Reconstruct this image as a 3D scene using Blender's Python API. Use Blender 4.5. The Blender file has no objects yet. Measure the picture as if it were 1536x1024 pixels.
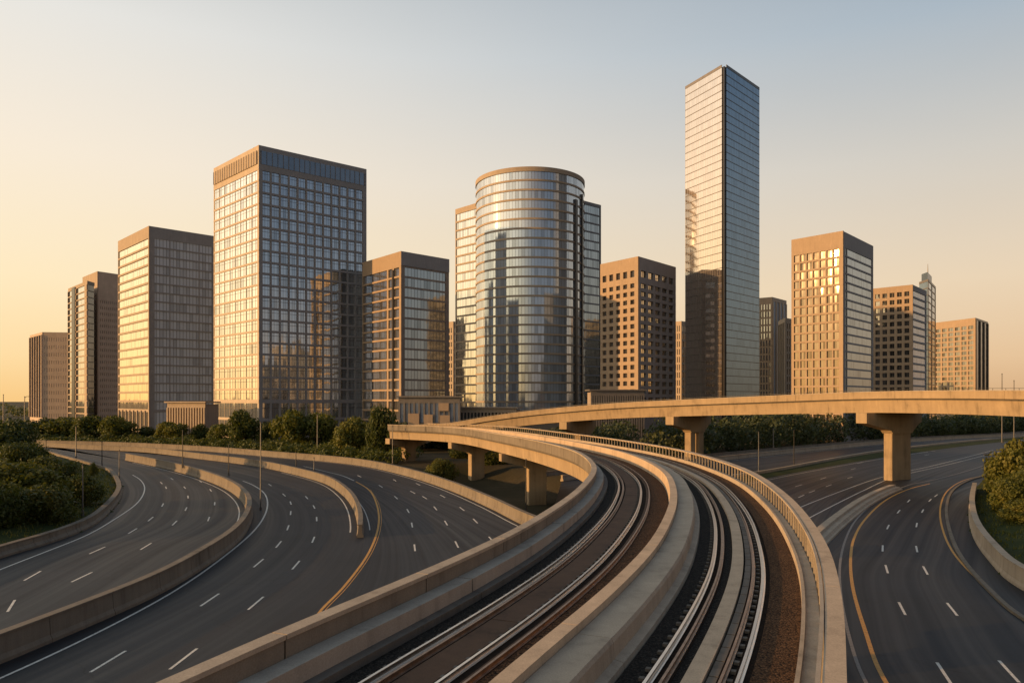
import bpy, math, random
from mathutils import Vector, Matrix
random.seed(7)
R = math.radians
S = bpy.context.scene
COL = S.collection

# ------------------------------------------------------------------ survey: sight lines of the photograph met with real planes
F, CX, HY, H = 1100.0, 768.0, 600.0, 13.0
def gnd(px, py, z=0.0):
    d = F * (H - z) / (py - HY)
    return Vector(((px - CX) / F * d, d, z))
def far(px, py, d):
    return Vector(((px - CX) / F * d, d, H + (HY - py) / F * d))

# ------------------------------------------------------------------ object helpers
def tag(o, label=None, cat=None, group=None, kind=None):
    if label: o['label'] = label
    if cat: o['category'] = cat
    if group: o['group'] = group
    if kind: o['kind'] = kind
    return o
def thing(name, loc, label, cat, group=None):
    o = bpy.data.objects.new(name, None); COL.objects.link(o)
    o.location = loc; o.empty_display_size = 0.5
    return tag(o, label, cat, group)
def base_of(o):
    v = Vector((0, 0, 0))
    while o is not None:
        v = v + o.location; o = o.parent
    return v
class MB:
    def __init__(s): s.v = []; s.f = []; s.uv = []; s.has = False
    def face(s, pts, uv=None):
        i = len(s.v); s.v += [tuple(p) for p in pts]; s.f.append(tuple(range(i, i + len(pts))))
        if uv: s.has = True
        s.uv.append(uv or [(0, 0)] * len(pts))
    def mesh(s, vs, fs):
        i = len(s.v); s.v += [tuple(p) for p in vs]
        for f in fs: s.f.append(tuple(i + k for k in f)); s.uv.append([(0, 0)] * len(f))
    def box(s, o, u, v, w):
        o = Vector(o); u = Vector(u); v = Vector(v); w = Vector(w)
        p = [o, o + u, o + u + v, o + v, o + w, o + u + w, o + u + v + w, o + v + w]
        if u.cross(v).dot(w) < 0: fs = [(0, 1, 2, 3), (7, 6, 5, 4), (4, 5, 1, 0), (5, 6, 2, 1), (6, 7, 3, 2), (7, 4, 0, 3)]
        else: fs = [(3, 2, 1, 0), (4, 5, 6, 7), (0, 1, 5, 4), (1, 2, 6, 5), (2, 3, 7, 6), (3, 0, 4, 7)]
        s.mesh(p, fs)
    def prism(s, poly, z0, z1):      # poly counter clockwise
        n = len(poly)
        vs = [(p[0], p[1], z0) for p in poly] + [(p[0], p[1], z1) for p in poly]
        fs = [tuple(range(n - 1, -1, -1)), tuple(range(n, 2 * n))] + [(i, (i + 1) % n, n + (i + 1) % n, n + i) for i in range(n)]
        s.mesh(vs, fs)
    def tube(s, pts, rad, n=8, caps=True):
        pts = [Vector(p) for p in pts]; m = len(pts)
        vs = []; fs = []
        for i, p in enumerate(pts):
            t = (pts[min(i + 1, m - 1)] - pts[max(i - 1, 0)]).normalized()
            a = t.cross(Vector((0, 0, 1)))
            if a.length < 1e-3: a = Vector((1, 0, 0))
            a.normalize(); b = t.cross(a)
            r = rad[i] if isinstance(rad, (list, tuple)) else rad
            for k in range(n):
                c = 2 * math.pi * k / n
                vs.append(p + a * (r * math.cos(c)) + b * (r * math.sin(c)))
        for i in range(m - 1):
            for k in range(n):
                fs.append((i * n + k, i * n + (k + 1) % n, (i + 1) * n + (k + 1) % n, (i + 1) * n + k))
        if caps: fs += [tuple(range(n - 1, -1, -1)), tuple((m - 1) * n + k for k in range(n))]
        s.mesh(vs, fs)
    def build(s, name, mat, parent=None, smooth=False, kind=None, fix=False):
        me = bpy.data.meshes.new(name)
        b = base_of(parent) if parent else Vector((0, 0, 0))
        me.from_pydata([(x[0] - b.x, x[1] - b.y, x[2] - b.z) for x in s.v], [], s.f)
        if s.has:
            l = me.uv_layers.new(name='UVMap'); fl = []
            for q in s.uv:
                for c in q: fl += [c[0], c[1]]
            l.data.foreach_set('uv', fl)
        me.materials.append(mat)
        if smooth: me.polygons.foreach_set('use_smooth', [True] * len(me.polygons))
        me.update()
        o = bpy.data.objects.new(name, me); COL.objects.link(o)
        if parent: o.parent = parent
        if kind: o['kind'] = kind
        return o

# ------------------------------------------------------------------ curves
def spline(pts, step=1.0, passes=3):
    P = [Vector((p[0], p[1], p[2] if len(p) > 2 else 0.0)) for p in pts]
    P = [P[0] * 2 - P[1]] + P + [P[-1] * 2 - P[-2]]
    out = []
    for i in range(1, len(P) - 2):
        p0, p1, p2, p3 = P[i - 1:i + 3]
        n = max(4, int((p2 - p1).length / 0.5))
        t0 = 0; t1 = t0 + (p1 - p0).length ** .5; t2 = t1 + (p2 - p1).length ** .5; t3 = t2 + (p3 - p2).length ** .5
        for k in range(n):
            t = t1 + (t2 - t1) * k / n
            A1 = p0 * ((t1 - t) / (t1 - t0)) + p1 * ((t - t0) / (t1 - t0)); A2 = p1 * ((t2 - t) / (t2 - t1)) + p2 * ((t - t1) / (t2 - t1))
            A3 = p2 * ((t3 - t) / (t3 - t2)) + p3 * ((t - t2) / (t3 - t2))
            B1 = A1 * ((t2 - t) / (t2 - t0)) + A2 * ((t - t0) / (t2 - t0)); B2 = A2 * ((t3 - t) / (t3 - t1)) + A3 * ((t - t1) / (t3 - t1))
            out.append(B1 * ((t2 - t) / (t2 - t1)) + B2 * ((t - t1) / (t2 - t1)))
    out.append(P[-2])
    out = resample(out, step)
    for _ in range(passes):
        out = [out[0]] + [out[i] * .5 + (out[i - 1] + out[i + 1]) * .25 for i in range(1, len(out) - 1)] + [out[-1]]
    return resample(out, step)
def length(p): return sum((p[i + 1] - p[i]).length for i in range(len(p) - 1))
def resample(p, step=None, n=None):
    L = length(p)
    if n is None: n = max(2, int(round(L / step)) + 1)
    out = [p[0].copy()]; acc = 0; j = 0; seg = (p[1] - p[0]).length
    for k in range(1, n - 1):
        t = L * k / (n - 1)
        while acc + seg < t and j < len(p) - 2:
            acc += seg; j += 1; seg = (p[j + 1] - p[j]).length
        out.append(p[j].lerp(p[j + 1], (t - acc) / max(seg, 1e-9)))
    out.append(p[-1].copy())
    return out
def side(p, i):
    t = p[min(i + 1, len(p) - 1)] - p[max(i - 1, 0)]; t.z = 0; t.normalize()
    return Vector((t.y, -t.x, 0))
def offset(p, o, z=None):
    r = []
    for i in range(len(p)):
        q = p[i] + side(p, i) * o
        if z is not None: q.z = z
        r.append(q)
    return r
def sweep(mb, p, prof, piece=None, gap=0.015, rel=False, i0=0, i1=None):
    """closed profile [(offset to the right, z)] (counter clockwise looking along the path reversed) carried along p"""
    i1 = len(p) - 1 if i1 is None else i1
    n = len(prof); k = piece or (i1 - i0)
    for a in range(i0, i1, k):
        b = min(a + k, i1); vs = []; fs = []
        for i in range(a, b + 1):
            c = p[i].copy(); s = side(p, i)
            if piece:
                t = Vector((-s.y, s.x, 0))
                if i == a: c += t * gap
                if i == b: c -= t * gap
            for (o, z) in prof:
                q = c + s * o; q.z = (c.z if rel else 0) + z; vs.append(q)
        m = b - a
        for i in range(m):
            for j in range(n):
                fs.append((i * n + j, (i + 1) * n + j, (i + 1) * n + (j + 1) % n, i * n + (j + 1) % n))
        fs.append(tuple(range(n))); fs.append(tuple(m * n + j for j in range(n - 1, -1, -1)))
        mb.mesh(vs, fs)
def rect(o0, o1, z0, z1): return [(o0, z0), (o0, z1), (o1, z1), (o1, z0)]
def ribbon(mb, A, B, nu=1, z=None):
    """ruled sheet between two curves; uv = metres along, metres across"""
    n = max(len(A), len(B)); A = resample(A, n=n); B = resample(B, n=n); v = 0
    for i in range(n - 1):
        dv = ((A[i + 1] + B[i + 1]) - (A[i] + B[i])).length * .5
        for k in range(nu):
            f0, f1 = k / nu, (k + 1) / nu
            q = [A[i].lerp(B[i], f0), A[i].lerp(B[i], f1), A[i + 1].lerp(B[i + 1], f1), A[i + 1].lerp(B[i + 1], f0)]
            if z is not None:
                for w in q: w.z = z
            W0 = (B[i] - A[i]).length; W1 = (B[i + 1] - A[i + 1]).length
            mb.face(q[::-1] if (q[1] - q[0]).cross(q[3] - q[0]).z < 0 else q, None)
            uv = [(f0 * W0, v), (f1 * W0, v), (f1 * W1, v + dv), (f0 * W1, v + dv)]
            if (q[1] - q[0]).cross(q[3] - q[0]).z < 0: uv = uv[::-1]
            mb.uv[-1] = uv; mb.has = True
        v += dv
def stripe(mb, p, w, z):
    for i in range(len(p) - 1):
        a = side(p, i) * (w / 2); b = side(p, i + 1) * (w / 2)
        q = [p[i] - a, p[i] + a, p[i + 1] + b, p[i + 1] - b]
        for x in q: x.z = z
        mb.face(q)

# ------------------------------------------------------------------ materials
class N:
    def __init__(s, name):
        s.m = bpy.data.materials.new(name); s.m.use_nodes = True
        s.t = s.m.node_tree; s.t.nodes.clear()
        s.out = s.t.nodes.new('ShaderNodeOutputMaterial')
    def n(s, typ, **kw):
        x = s.t.nodes.new(typ)
        for k, v in kw.items():
            if k == 'inp':
                for a, b in v.items():
                    if isinstance(b, bpy.types.NodeSocket): s.t.links.new(b, x.inputs[a])
                    else: x.inputs[a].default_value = b
            else: setattr(x, k, v)
        return x
    def math(s, op, a, b=None, clamp=False):
        i = {0: a}
        if b is not None: i[1] = b
        return s.n('ShaderNodeMath', operation=op, use_clamp=clamp, inp=i).outputs[0]
    def vec(s, op, a, b=None):
        i = {0: a}
        if b is not None: i[1] = b
        return s.n('ShaderNodeVectorMath', operation=op, inp=i).outputs[0]
    def noise(s, co, scale, detail=3, rough=.55):
        return s.n('ShaderNodeTexNoise', inp={'Vector': co, 'Scale': scale, 'Detail': detail, 'Roughness': rough}).outputs['Fac']
    def ramp(s, fac, stops):
        x = s.n('ShaderNodeValToRGB', inp={0: fac}); e = x.color_ramp.elements
        while len(e) > 1: e.remove(e[-1])
        e[0].position = stops[0][0]; e[0].color = c4(stops[0][1])
        for p, c in stops[1:]:
            q = e.new(p); q.color = c4(c)
        return x.outputs[0]
    def mix(s, fac, a, b, mode='MIX'):
        x = s.n('ShaderNodeMix', data_type='RGBA', blend_type=mode)
        for k, v in ((0, fac), (6, a), (7, b)):
            if isinstance(v, bpy.types.NodeSocket): s.t.links.new(v, x.inputs[k])
            else: x.inputs[k].default_value = v if k == 0 else c4(v)
        return x.outputs[2]
    def bump(s, h, strength=.3, dist=.02):
        return s.n('ShaderNodeBump', inp={'Height': h, 'Strength': strength, 'Distance': dist}).outputs[0]
    def bsdf(s, **kw):
        b = s.n('ShaderNodeBsdfPrincipled', inp={k.replace('_', ' '): v for k, v in kw.items()})
        s.t.links.new(b.outputs[0], s.out.inputs[0]); return b
    def obj(s): return s.n('ShaderNodeTexCoord').outputs['Object']
    def uv(s): return s.n('ShaderNodeTexCoord').outputs['UV']
def c4(c): return (c[0], c[1], c[2], 1.0) if len(c) == 3 else tuple(c)
def mul(c, k): return tuple(x * k for x in c)

def concrete(name, c, streak=.5, rough=.85, grain=26.0):
    k = N(name); co = k.obj()
    big = k.noise(co, .35, 5, .6); fine = k.noise(co, grain, 3)
    st = k.noise(k.vec('MULTIPLY', co, (1.6, 1.6, .12)), 1.0, 4, .65)
    f = k.math('ADD', k.math('MULTIPLY', big, .5), k.math('MULTIPLY', st, .5))
    col = k.ramp(f, [(.34, mul(c, 1 - .6 * streak)), (.47, mul(c, 1 - .12 * streak)), (.56, c), (.68, mul(c, 1.2))])
    col = k.mix(.5, col, k.ramp(fine, [(.3, (.35, .35, .35)), (.7, (.62, .62, .62))]), 'OVERLAY')
    k.bsdf(Base_Color=col, Roughness=rough, Normal=k.bump(k.math('ADD', fine, k.math('MULTIPLY', big, 2.0)), .3, .003), Specular_IOR_Level=.3)
    return k.m
def asphalt(name, c):
    k = N(name); uv = k.uv(); co = k.obj()
    lane = k.noise(k.vec('MULTIPLY', uv, (.95, .006, 1)), 1.0, 3, .6)
    patch = k.noise(co, .12, 4, .6); grain = k.noise(co, 9.0, 3, .7); fine = k.noise(co, 45.0, 2)
    f = k.math('ADD', k.math('MULTIPLY', lane, .55), k.math('MULTIPLY', patch, .45))
    col = k.ramp(f, [(.32, mul(c, .52)), (.5, c), (.68, mul(c, 1.6))])
    ck = k.n('ShaderNodeTexVoronoi', feature='DISTANCE_TO_EDGE', inp={'Vector': k.vec('ADD', k.vec('MULTIPLY', co, (.11, .11, .11)), k.vec('MULTIPLY', k.n('ShaderNodeTexNoise', inp={'Vector': co, 'Scale': .5, 'Detail': 3.0}).outputs['Color'], (.35, .35, 0))), 'Scale': 1.0}).outputs['Distance']
    col = k.mix(k.math('MULTIPLY', k.math('LESS_THAN', ck, .006), .55), col, mul(c, .35))
    pt = k.n('ShaderNodeTexVoronoi', distance='CHEBYCHEV', inp={'Vector': k.vec('MULTIPLY', uv, (.27, .02, 1)), 'Scale': 1.0}).outputs['Color']
    col = k.mix(.22, col, k.ramp(k.n('ShaderNodeSeparateColor', inp={0: pt}).outputs[0], [(.2, (.25, .25, .25)), (.8, (.75, .75, .75))]), 'OVERLAY')
    col = k.mix(.7, col, k.ramp(grain, [(.3, (.3, .3, .3)), (.7, (.68, .68, .68))]), 'OVERLAY')
    ro = k.n('ShaderNodeMapRange', inp={0: lane, 1: .3, 2: .7, 3: .48, 4: .72}).outputs[0]
    k.bsdf(Base_Color=col, Roughness=ro, Normal=k.bump(k.math('ADD', grain, fine), .3, .0035), Specular_IOR_Level=.32)
    return k.m
def plain(name, c, rough=.6, metal=0.0, var=.25, scale=3.0, spec=.5):
    k = N(name); f = k.noise(k.obj(), scale, 4, .6)
    k.bsdf(Base_Color=k.ramp(f, [(.3, mul(c, 1 - var)), (.7, mul(c, 1 + var))]), Roughness=rough, Metallic=metal, Specular_IOR_Level=spec)
    return k.m
def paint(name, c):
    k = N(name); f = k.noise(k.obj(), 6.0, 5, .75)
    k.bsdf(Base_Color=k.ramp(f, [(.34, mul(c, .35)), (.46, mul(c, .85)), (.6, c)]), Roughness=.6)
    return k.m
def ballast(name, c0, c1, c2):
    k = N(name); co = k.obj()
    v = k.n('ShaderNodeTexVoronoi', inp={'Vector': co, 'Scale': 19.0})
    d = v.outputs['Distance']; h = k.n('ShaderNodeSeparateColor', inp={0: v.outputs['Color']}).outputs[0]
    st = k.noise(co, .8, 4)
    col = k.ramp(k.math('ADD', k.math('MULTIPLY', h, .6), k.math('MULTIPLY', st, .4)), [(.2, c0), (.5, c1), (.85, c2)])
    col = k.mix(k.math('MULTIPLY', d, 1.1, True), col, (.004, .0035, .003))
    k.bsdf(Base_Color=col, Roughness=.95, Specular_IOR_Level=.15, Normal=k.bump(k.math('SUBTRACT', 1.0, d), .8, .025))
    return k.m
def glass(name, tint, sub=1.0, line=.05, lcol=(.10, .08, .06), hline=0.0, hpos=.5, metal=.92, tilt=.016, rough=.05, lstr=1.0, dark=.35):
    """mirror glazing: each pane leans a little its own way; uv counts panes across and floors up"""
    k = N(name); uv = k.uv()
    sx = k.n('ShaderNodeSeparateXYZ', inp={0: uv}); u = k.math('MULTIPLY', sx.outputs[0], sub); v = sx.outputs[1]
    cell = k.n('ShaderNodeCombineXYZ', inp={0: k.math('FLOOR', u), 1: k.math('FLOOR', v), 2: 3.0}).outputs[0]
    wn = k.n('ShaderNodeTexWhiteNoise', noise_dimensions='3D', inp={'Vector': cell})
    geo = k.n('ShaderNodeNewGeometry')
    rip = k.n('ShaderNodeTexNoise', inp={'Vector': k.obj(), 'Scale': .35, 'Detail': 1.0}).outputs['Color']
    d = k.vec('SUBTRACT', wn.outputs['Color'], (.5, .5, .5)); d2 = k.vec('SUBTRACT', rip, (.5, .5, .5))
    nn = k.vec('ADD', geo.outputs['Normal'], k.vec('ADD', k.vec('MULTIPLY', d, (tilt, tilt, tilt)), k.vec('MULTIPLY', d2, (tilt * 1.2,) * 3)))
    nn = k.vec('NORMALIZE', nn)
    fu = k.math('FRACT', u); e = k.math('LESS_THAN', k.math('MINIMUM', fu, k.math('SUBTRACT', 1.0, fu)), line)
    if hline > 0:
        fv = k.math('ABSOLUTE', k.math('SUBTRACT', k.math('FRACT', v), hpos))
        e = k.math('MAXIMUM', e, k.math('LESS_THAN', fv, hline))
    e = k.math('MULTIPLY', e, lstr)
    br = k.ramp(wn.outputs['Value'], [(0, mul(tint, 1 - dark)), (.35, mul(tint, .93)), (1, tint)])
    k.bsdf(Base_Color=k.mix(e, br, lcol), Metallic=k.math('SUBTRACT', metal, k.math('MULTIPLY', e, metal * .8)),
           Roughness=k.math('ADD', rough, k.math('MULTIPLY', e, .4)), Normal=nn)
    return k.m
def leaf(name, c0, c1, c2):
    k = N(name); co = k.obj(); f = k.noise(co, 2.2, 3, .7); oi = k.n('ShaderNodeObjectInfo')
    f = k.math('ADD', f, k.math('MULTIPLY', k.math('SUBTRACT', oi.outputs['Random'], .5), .22))
    col = k.ramp(f, [(.3, c0), (.5, c1), (.7, c2)])
    b = k.bsdf(Base_Color=col, Roughness=.55, Specular_IOR_Level=.25)
    tr = k.n('ShaderNodeBsdfTranslucent', inp={0: k.mix(1.0, col, (1.3, 1.25, .55), 'MULTIPLY')})
    mx = k.n('ShaderNodeMixShader', inp={0: .33, 1: b.outputs[0], 2: tr.outputs[0]})
    k.t.links.new(mx.outputs[0], k.out.inputs[0]); return k.m
def ground_mat(name, c0, c1, c2, sc=.08):
    k = N(name); co = k.obj(); a = k.noise(co, sc, 6, .65); b = k.noise(co, 6.0, 4, .7)
    col = k.ramp(k.math('ADD', k.math('MULTIPLY', a, .65), k.math('MULTIPLY', b, .35)), [(.32, c0), (.5, c1), (.68, c2)])
    k.bsdf(Base_Color=col, Roughness=.95, Specular_IOR_Level=.15, Normal=k.bump(b, .6, .06)); return k.m

M = {}
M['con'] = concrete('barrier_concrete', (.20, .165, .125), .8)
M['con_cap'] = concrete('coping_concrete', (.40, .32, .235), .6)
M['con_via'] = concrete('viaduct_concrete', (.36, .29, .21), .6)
M['con_sunlit'] = concrete('sunlit_walkway_concrete', (.50, .37, .25), .6); M['con_dark'] = concrete('weathered_shaded_concrete', (.13, .11, .09), .8)  # walkway concrete carries the low sun's orange in its colour
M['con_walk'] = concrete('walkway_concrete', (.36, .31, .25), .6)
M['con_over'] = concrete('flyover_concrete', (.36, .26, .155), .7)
M['asphalt'] = asphalt('asphalt', (.0148, .0158, .0190)); M['asphalt_dark'] = asphalt('darker_asphalt', (.0085, .0112, .0152))  # second asphalt, for the ramp, is darker and bluer
M['white'] = paint('white_road_paint', (.70, .66, .58))
M['yellow'] = paint('yellow_road_paint', (.62, .30, .05))
M['ground'] = ground_mat('dry_ground', (.035, .032, .015), (.06, .05, .028), (.10, .075, .045))
M['grass'] = ground_mat('mound_grass', (.018, .026, .007), (.035, .045, .012), (.065, .066, .02), .25)
M['ballast'] = ballast('dark_ballast', (.016, .013, .011), (.036, .030, .025), (.075, .062, .050))
M['rust'] = ballast('rust_brown_ballast', (.085, .043, .020), (.155, .080, .038), (.25, .135, .068))
M['slab'] = concrete('stained_track_slab', (.105, .056, .031), .9)
M['rail'] = plain('polished_rail_steel', (.66, .60, .54), .30, 1.0, .08, 2.0)
M['rail_dk'] = plain('rusty_rail_steel', (.030, .019, .013), .9, 0, .4, 6.0, .05)
M['rail_br'] = plain('brown_rail_steel', (.30, .20, .14), .42, .85, .3, 4.0, .3); M['grey_line'] = paint('worn_grey_paint', (.22, .20, .18))
M['steel'] = plain('galvanised_steel', (.17, .16, .15), .5, .5, .25, 2.0)
M['dark_metal'] = plain('dark_painted_metal', (.045, .042, .04), .5, .3, .2, 2.0)
M['lamp'] = plain('lamp_lens', (.8, .8, .75), .2, 0, .05)
M['bark'] = plain('bark', (.06, .042, .028), .9, 0, .4, 8.0)
M['leaf_a'] = leaf('tree_foliage', (.045, .060, .012), (.095, .108, .020), (.17, .16, .032))
M['leaf_b'] = leaf('dark_foliage', (.034, .048, .012), (.064, .080, .018), (.115, .115, .028))
M['leaf_c'] = leaf('sunlit_shrub_foliage', (.050, .060, .011), (.105, .110, .020), (.19, .165, .032))
M['leaf_far'] = leaf('distant_foliage', (.050, .066, .034), (.088, .105, .052), (.15, .15, .075))
M['roof'] = plain('roof_gravel', (.13, .115, .10), .9, 0, .3, .5)

# ------------------------------------------------------------------ camera, sky, sun
cam = bpy.data.cameras.new('camera'); co = bpy.data.objects.new('camera', cam); COL.objects.link(co)
co.location = (0, 0, H); co.rotation_euler = (R(90), 0, 0)
cam.sensor_fit = 'HORIZONTAL'; cam.sensor_width = 36; cam.lens = F / 1536 * 36
cam.shift_y = (HY - 512) / 1536; cam.clip_end = 20000; cam.clip_start = .2
S.camera = co
SUN = Vector((-1, -.29, .185)).normalized()
sl = bpy.data.lights.new('sun', 'SUN'); so = bpy.data.objects.new('sun', sl); COL.objects.link(so)
sl.energy = 5.0; sl.angle = R(.6); sl.color = (1.0, .56, .215)
so.rotation_euler = (-SUN).to_track_quat('-Z', 'Y').to_euler(); so.location = (-60, -20, 60)
W = bpy.data.worlds.new('World'); S.world = W; W.use_nodes = True
t = W.node_tree; t.nodes.clear()
k = N.__new__(N); k.t = t
out = t.nodes.new('ShaderNodeOutputWorld'); bg = t.nodes.new('ShaderNodeBackground'); t.links.new(bg.outputs[0], out.inputs[0])
sky = k.n('ShaderNodeTexSky', sky_type='NISHITA', sun_disc=False, sun_elevation=math.asin(SUN.z), sun_rotation=math.atan2(SUN.x, SUN.y), air_density=1.4, dust_density=3.0, ozone_density=1.2)
dirv = k.vec('NORMALIZE', k.n('ShaderNodeTexCoord').outputs['Generated'])
z = k.n('ShaderNodeSeparateXYZ', inp={0: dirv}).outputs[2]
hz = k.math('MAXIMUM', z, 0.0)
az = k.n('ShaderNodeVectorMath', operation='DOT_PRODUCT', inp={0: dirv, 1: Vector((SUN.x, SUN.y, 0)).normalized()}).outputs['Value']
fac = k.n('ShaderNodeMapRange', interpolation_type='SMOOTHSTEP', inp={0: az, 1: -1.05, 2: .5, 3: 0.0, 4: 1.0}).outputs[0]
warm = k.ramp(hz, [(0, (1.05, .66, .26)), (.05, (1.08, .78, .40)), (.14, (1.08, .88, .57)), (.28, (1.03, .90, .73)), (.42, (.90, .87, .81)), (.6, (.50, .55, .58)), (1, (.18, .26, .36))])
cool = k.ramp(hz, [(0, (.70, .43, .23)), (.05, (.82, .56, .34)), (.14, (.85, .67, .48)), (.28, (.64, .61, .56)), (.42, (.34, .435, .53)), (.6, (.16, .25, .37)), (1, (.09, .15, .25))])
back = k.ramp(hz, [(0, (.42, .31, .23)), (.06, (.40, .33, .28)), (.16, (.26, .28, .31)), (.32, (.14, .185, .255)), (.6, (.075, .125, .21)), (1, (.06, .11, .20))])
grad = k.mix(fac, cool, warm)
yy = k.n('ShaderNodeSeparateXYZ', inp={0: dirv}).outputs[1]
fb = k.n('ShaderNodeMapRange', interpolation_type='SMOOTHSTEP', inp={0: yy, 1: .12, 2: -.42, 3: 0.0, 4: 1.0}).outputs[0]
fs = k.n('ShaderNodeMapRange', interpolation_type='SMOOTHSTEP', inp={0: az, 1: .05, 2: .7, 3: 1.0, 4: 0.0}).outputs[0]
grad = k.mix(k.math('MULTIPLY', fb, fs), grad, back)
glow = k.n('ShaderNodeMapRange', interpolation_type='SMOOTHSTEP', inp={0: az, 1: .35, 2: .95, 3: 0.0, 4: .75}).outputs[0]
grad = k.n('ShaderNodeVectorMath', operation='MULTIPLY', inp={0: grad, 1: k.n('ShaderNodeCombineXYZ', inp={0: k.math('ADD', 1.0, glow), 1: k.math('ADD', 1.0, k.math('MULTIPLY', glow, .9)), 2: k.math('ADD', 1.0, k.math('MULTIPLY', glow, .7))}).outputs[0]}).outputs[0]
neb = k.noise(k.vec('MULTIPLY', dirv, (1.2, 1.2, 6.0)), 1.6, 5, .6)
grad = k.mix(.10, grad, k.ramp(neb, [(.3, (.35, .35, .36)), (.7, (.7, .68, .66))]), 'SOFT_LIGHT')
nish = k.vec('MULTIPLY', sky.outputs[0], (.10, .10, .10))
colr = k.mix(.08, grad, nish)
colr = k.mix(k.math('LESS_THAN', z, -.002), colr, (.10, .075, .05))
t.links.new(colr, bg.inputs[0]); bg.inputs[1].default_value = 1.0
S.view_settings.view_transform = 'Standard'; S.view_settings.look = 'None'; S.view_settings.exposure = 0
S.cycles.max_bounces = 6; S.cycles.glossy_bounces = 4; S.cycles.diffuse_bounces = 3; S.cycles.transmission_bounces = 2
S.cycles.use_denoising = True; S.cycles.caustics_reflective = False; S.cycles.caustics_refractive = False
S.cycles.sample_clamp_indirect = 4.0

# ------------------------------------------------------------------ survey lines on the ground
def G(*pp, z=0.0): return [gnd(a, b, z) for a, b in pp]
def V(*pp): return [Vector((a, b, 0)) for a, b in pp]
B0 = spline(V((-38, -30), (-38, 10), (-39.5, 38)) + G((0, 829), (64, 811), (128, 787), (160, 763), (178, 738), (173, 719), (160, 706), (134, 698), (88, 685), (70, 680), z=.3) + V((-140, 196)), 1.0, 6)
B1 = spline(V((-34, -25), (-31, 0), (-28.5, 20)) + G((0, 970), (124, 921), (231, 876), (300, 838), (351, 803), (372, 773), (372, 751), (352, 731), (321, 717), (279, 704), (231, 693), (190, 685), z=.7), 1.0, 6)
B2 = spline(G((540, 806), z=0) + G((541, 779), (534, 754), (519, 735), (492, 718), (450, 706), (386, 693), (300, 682.5), (214, 673), (129, 669), (60, 665), z=.8), 1.0, 5)
B3 = spline(V((8, 62)) + G((804, 783), (737, 752), (673, 726), (609, 706.5), (544, 693), (480, 686), (429, 682), (317, 673), (180, 666), (60, 663), z=.7) + V((-230, 250)), 1.0, 5)
M23 = spline([B2[0]] + G((530, 840), (498, 890), (455, 945)) + V((-8.5, 30), (-10, 10), (-12, -25)), 1.0, 3)
B2full = list(reversed(M23))[:-1] + B2
UND = spline(V((6, -25), (6.5, 0), (7, 30), (8, 50), (8, 62)), 1.0, 1)
B3full = UND[:-1] + B3
RB = spline(V((16.5, 46), (21, 56)) + G((1222, 815), (1260, 781), (1303, 750), (1344, 731), (1389, 719), (1449, 704), (1504, 684), z=.3) + V((160, 212), (230, 270)), 1.0, 5)
RLn = spline(V((8, -25), (8.5, 0), (10, 20), (12.5, 36), (16.5, 46)), 1.0, 1)
RBfull = RLn[:-1] + RB
RW = spline(V((36, -25), (33.5, 5), (33, 30)) + G((1536, 867), (1493, 831), (1466, 795), (1458, 760), (1462, 732), z=.7), 1.0, 5)
RWfull = RW + spline([RW[-1]] + V((84, 127), (120, 158), (170, 196), (240, 250)), 1.0, 2)[1:]
ME = spline(V((9, 72), (22, 97)) + G((1152, 716.6), (1240, 700), (1323, 686), (1430, 671), (1536, 658.6)) + V((250, 320), (360, 410)), 1.0, 4)
MU = spline(V((4, 78), (20, 106)) + G((1152, 708.6), (1240, 692), (1323, 677.7), (1430, 665), (1536, 655)) + V((260, 335), (360, 424)), 1.0, 4)
MF = spline(V((8, 118), (30, 143)) + G((1152, 683), (1240, 674), (1323, 666), (1430, 658.5), (1536, 653)) + V((270, 345), (365, 436)), 1.0, 4)

# ------------------------------------------------------------------ ground with the hollow under the viaduct
def sm(x): x = max(0, min(1, x)); return x * x * (3 - 2 * x)
xs = [-6000, -1500, -600, -300, -160, -90] + [-60 + 3 * i for i in range(34)] + [60, 100, 160, 300, 600, 1500, 6000]
ys = [-300, -100, 20] + [60 + 3 * i for i in range(46)] + [210, 260, 340, 460, 700, 1200, 2500, 6000]
mb = MB(); vs = []
B3s = B3[::4]
def dip(x, y):
    e = ((x - 4 + (y - 100) * .28) / 15.0) ** 2 + ((y - 112) / 38.0) ** 2
    dmin = min((Vector((x, y, 0)) - p).length for p in B3s) if e < 1 else 9
    return -2.8 * sm((1 - e) * 1.8) * sm((dmin - 2) / 5)
for y in ys:
    for x in xs: vs.append((x, y, -.06 + dip(x, y)))
nx = len(xs)
mb.mesh(vs, [(j * nx + i, j * nx + i + 1, (j + 1) * nx + i + 1, (j + 1) * nx + i) for j in range(len(ys) - 1) for i in range(nx - 1)])
mb.build('ground', M['ground'], smooth=True, kind='structure')

def road(name, A, B, nu=4):
    mb = MB(); ribbon(mb, A, B, nu, 0.0); return mb.build(name, M['asphalt_dark' if name == 'ramp_road' else 'asphalt'], kind='structure')
road_a = road('highway_road', B0, B1 + [B2[-12]] + [B2[-1]], 6)
def tail(a, p): return a + [p]
road_b = road('highway_road', B1 + [B2[-3] + Vector((-.5, -.5, 0))], B2full, 6)
road_c = road('highway_road', B2full, B3full, 6)
road_d = road('ramp_road', RBfull, RWfull, 6)
road_e = road('highway_road', ME, RB, 6)
road_f = road('highway_road', MF, MU, 4)

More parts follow.
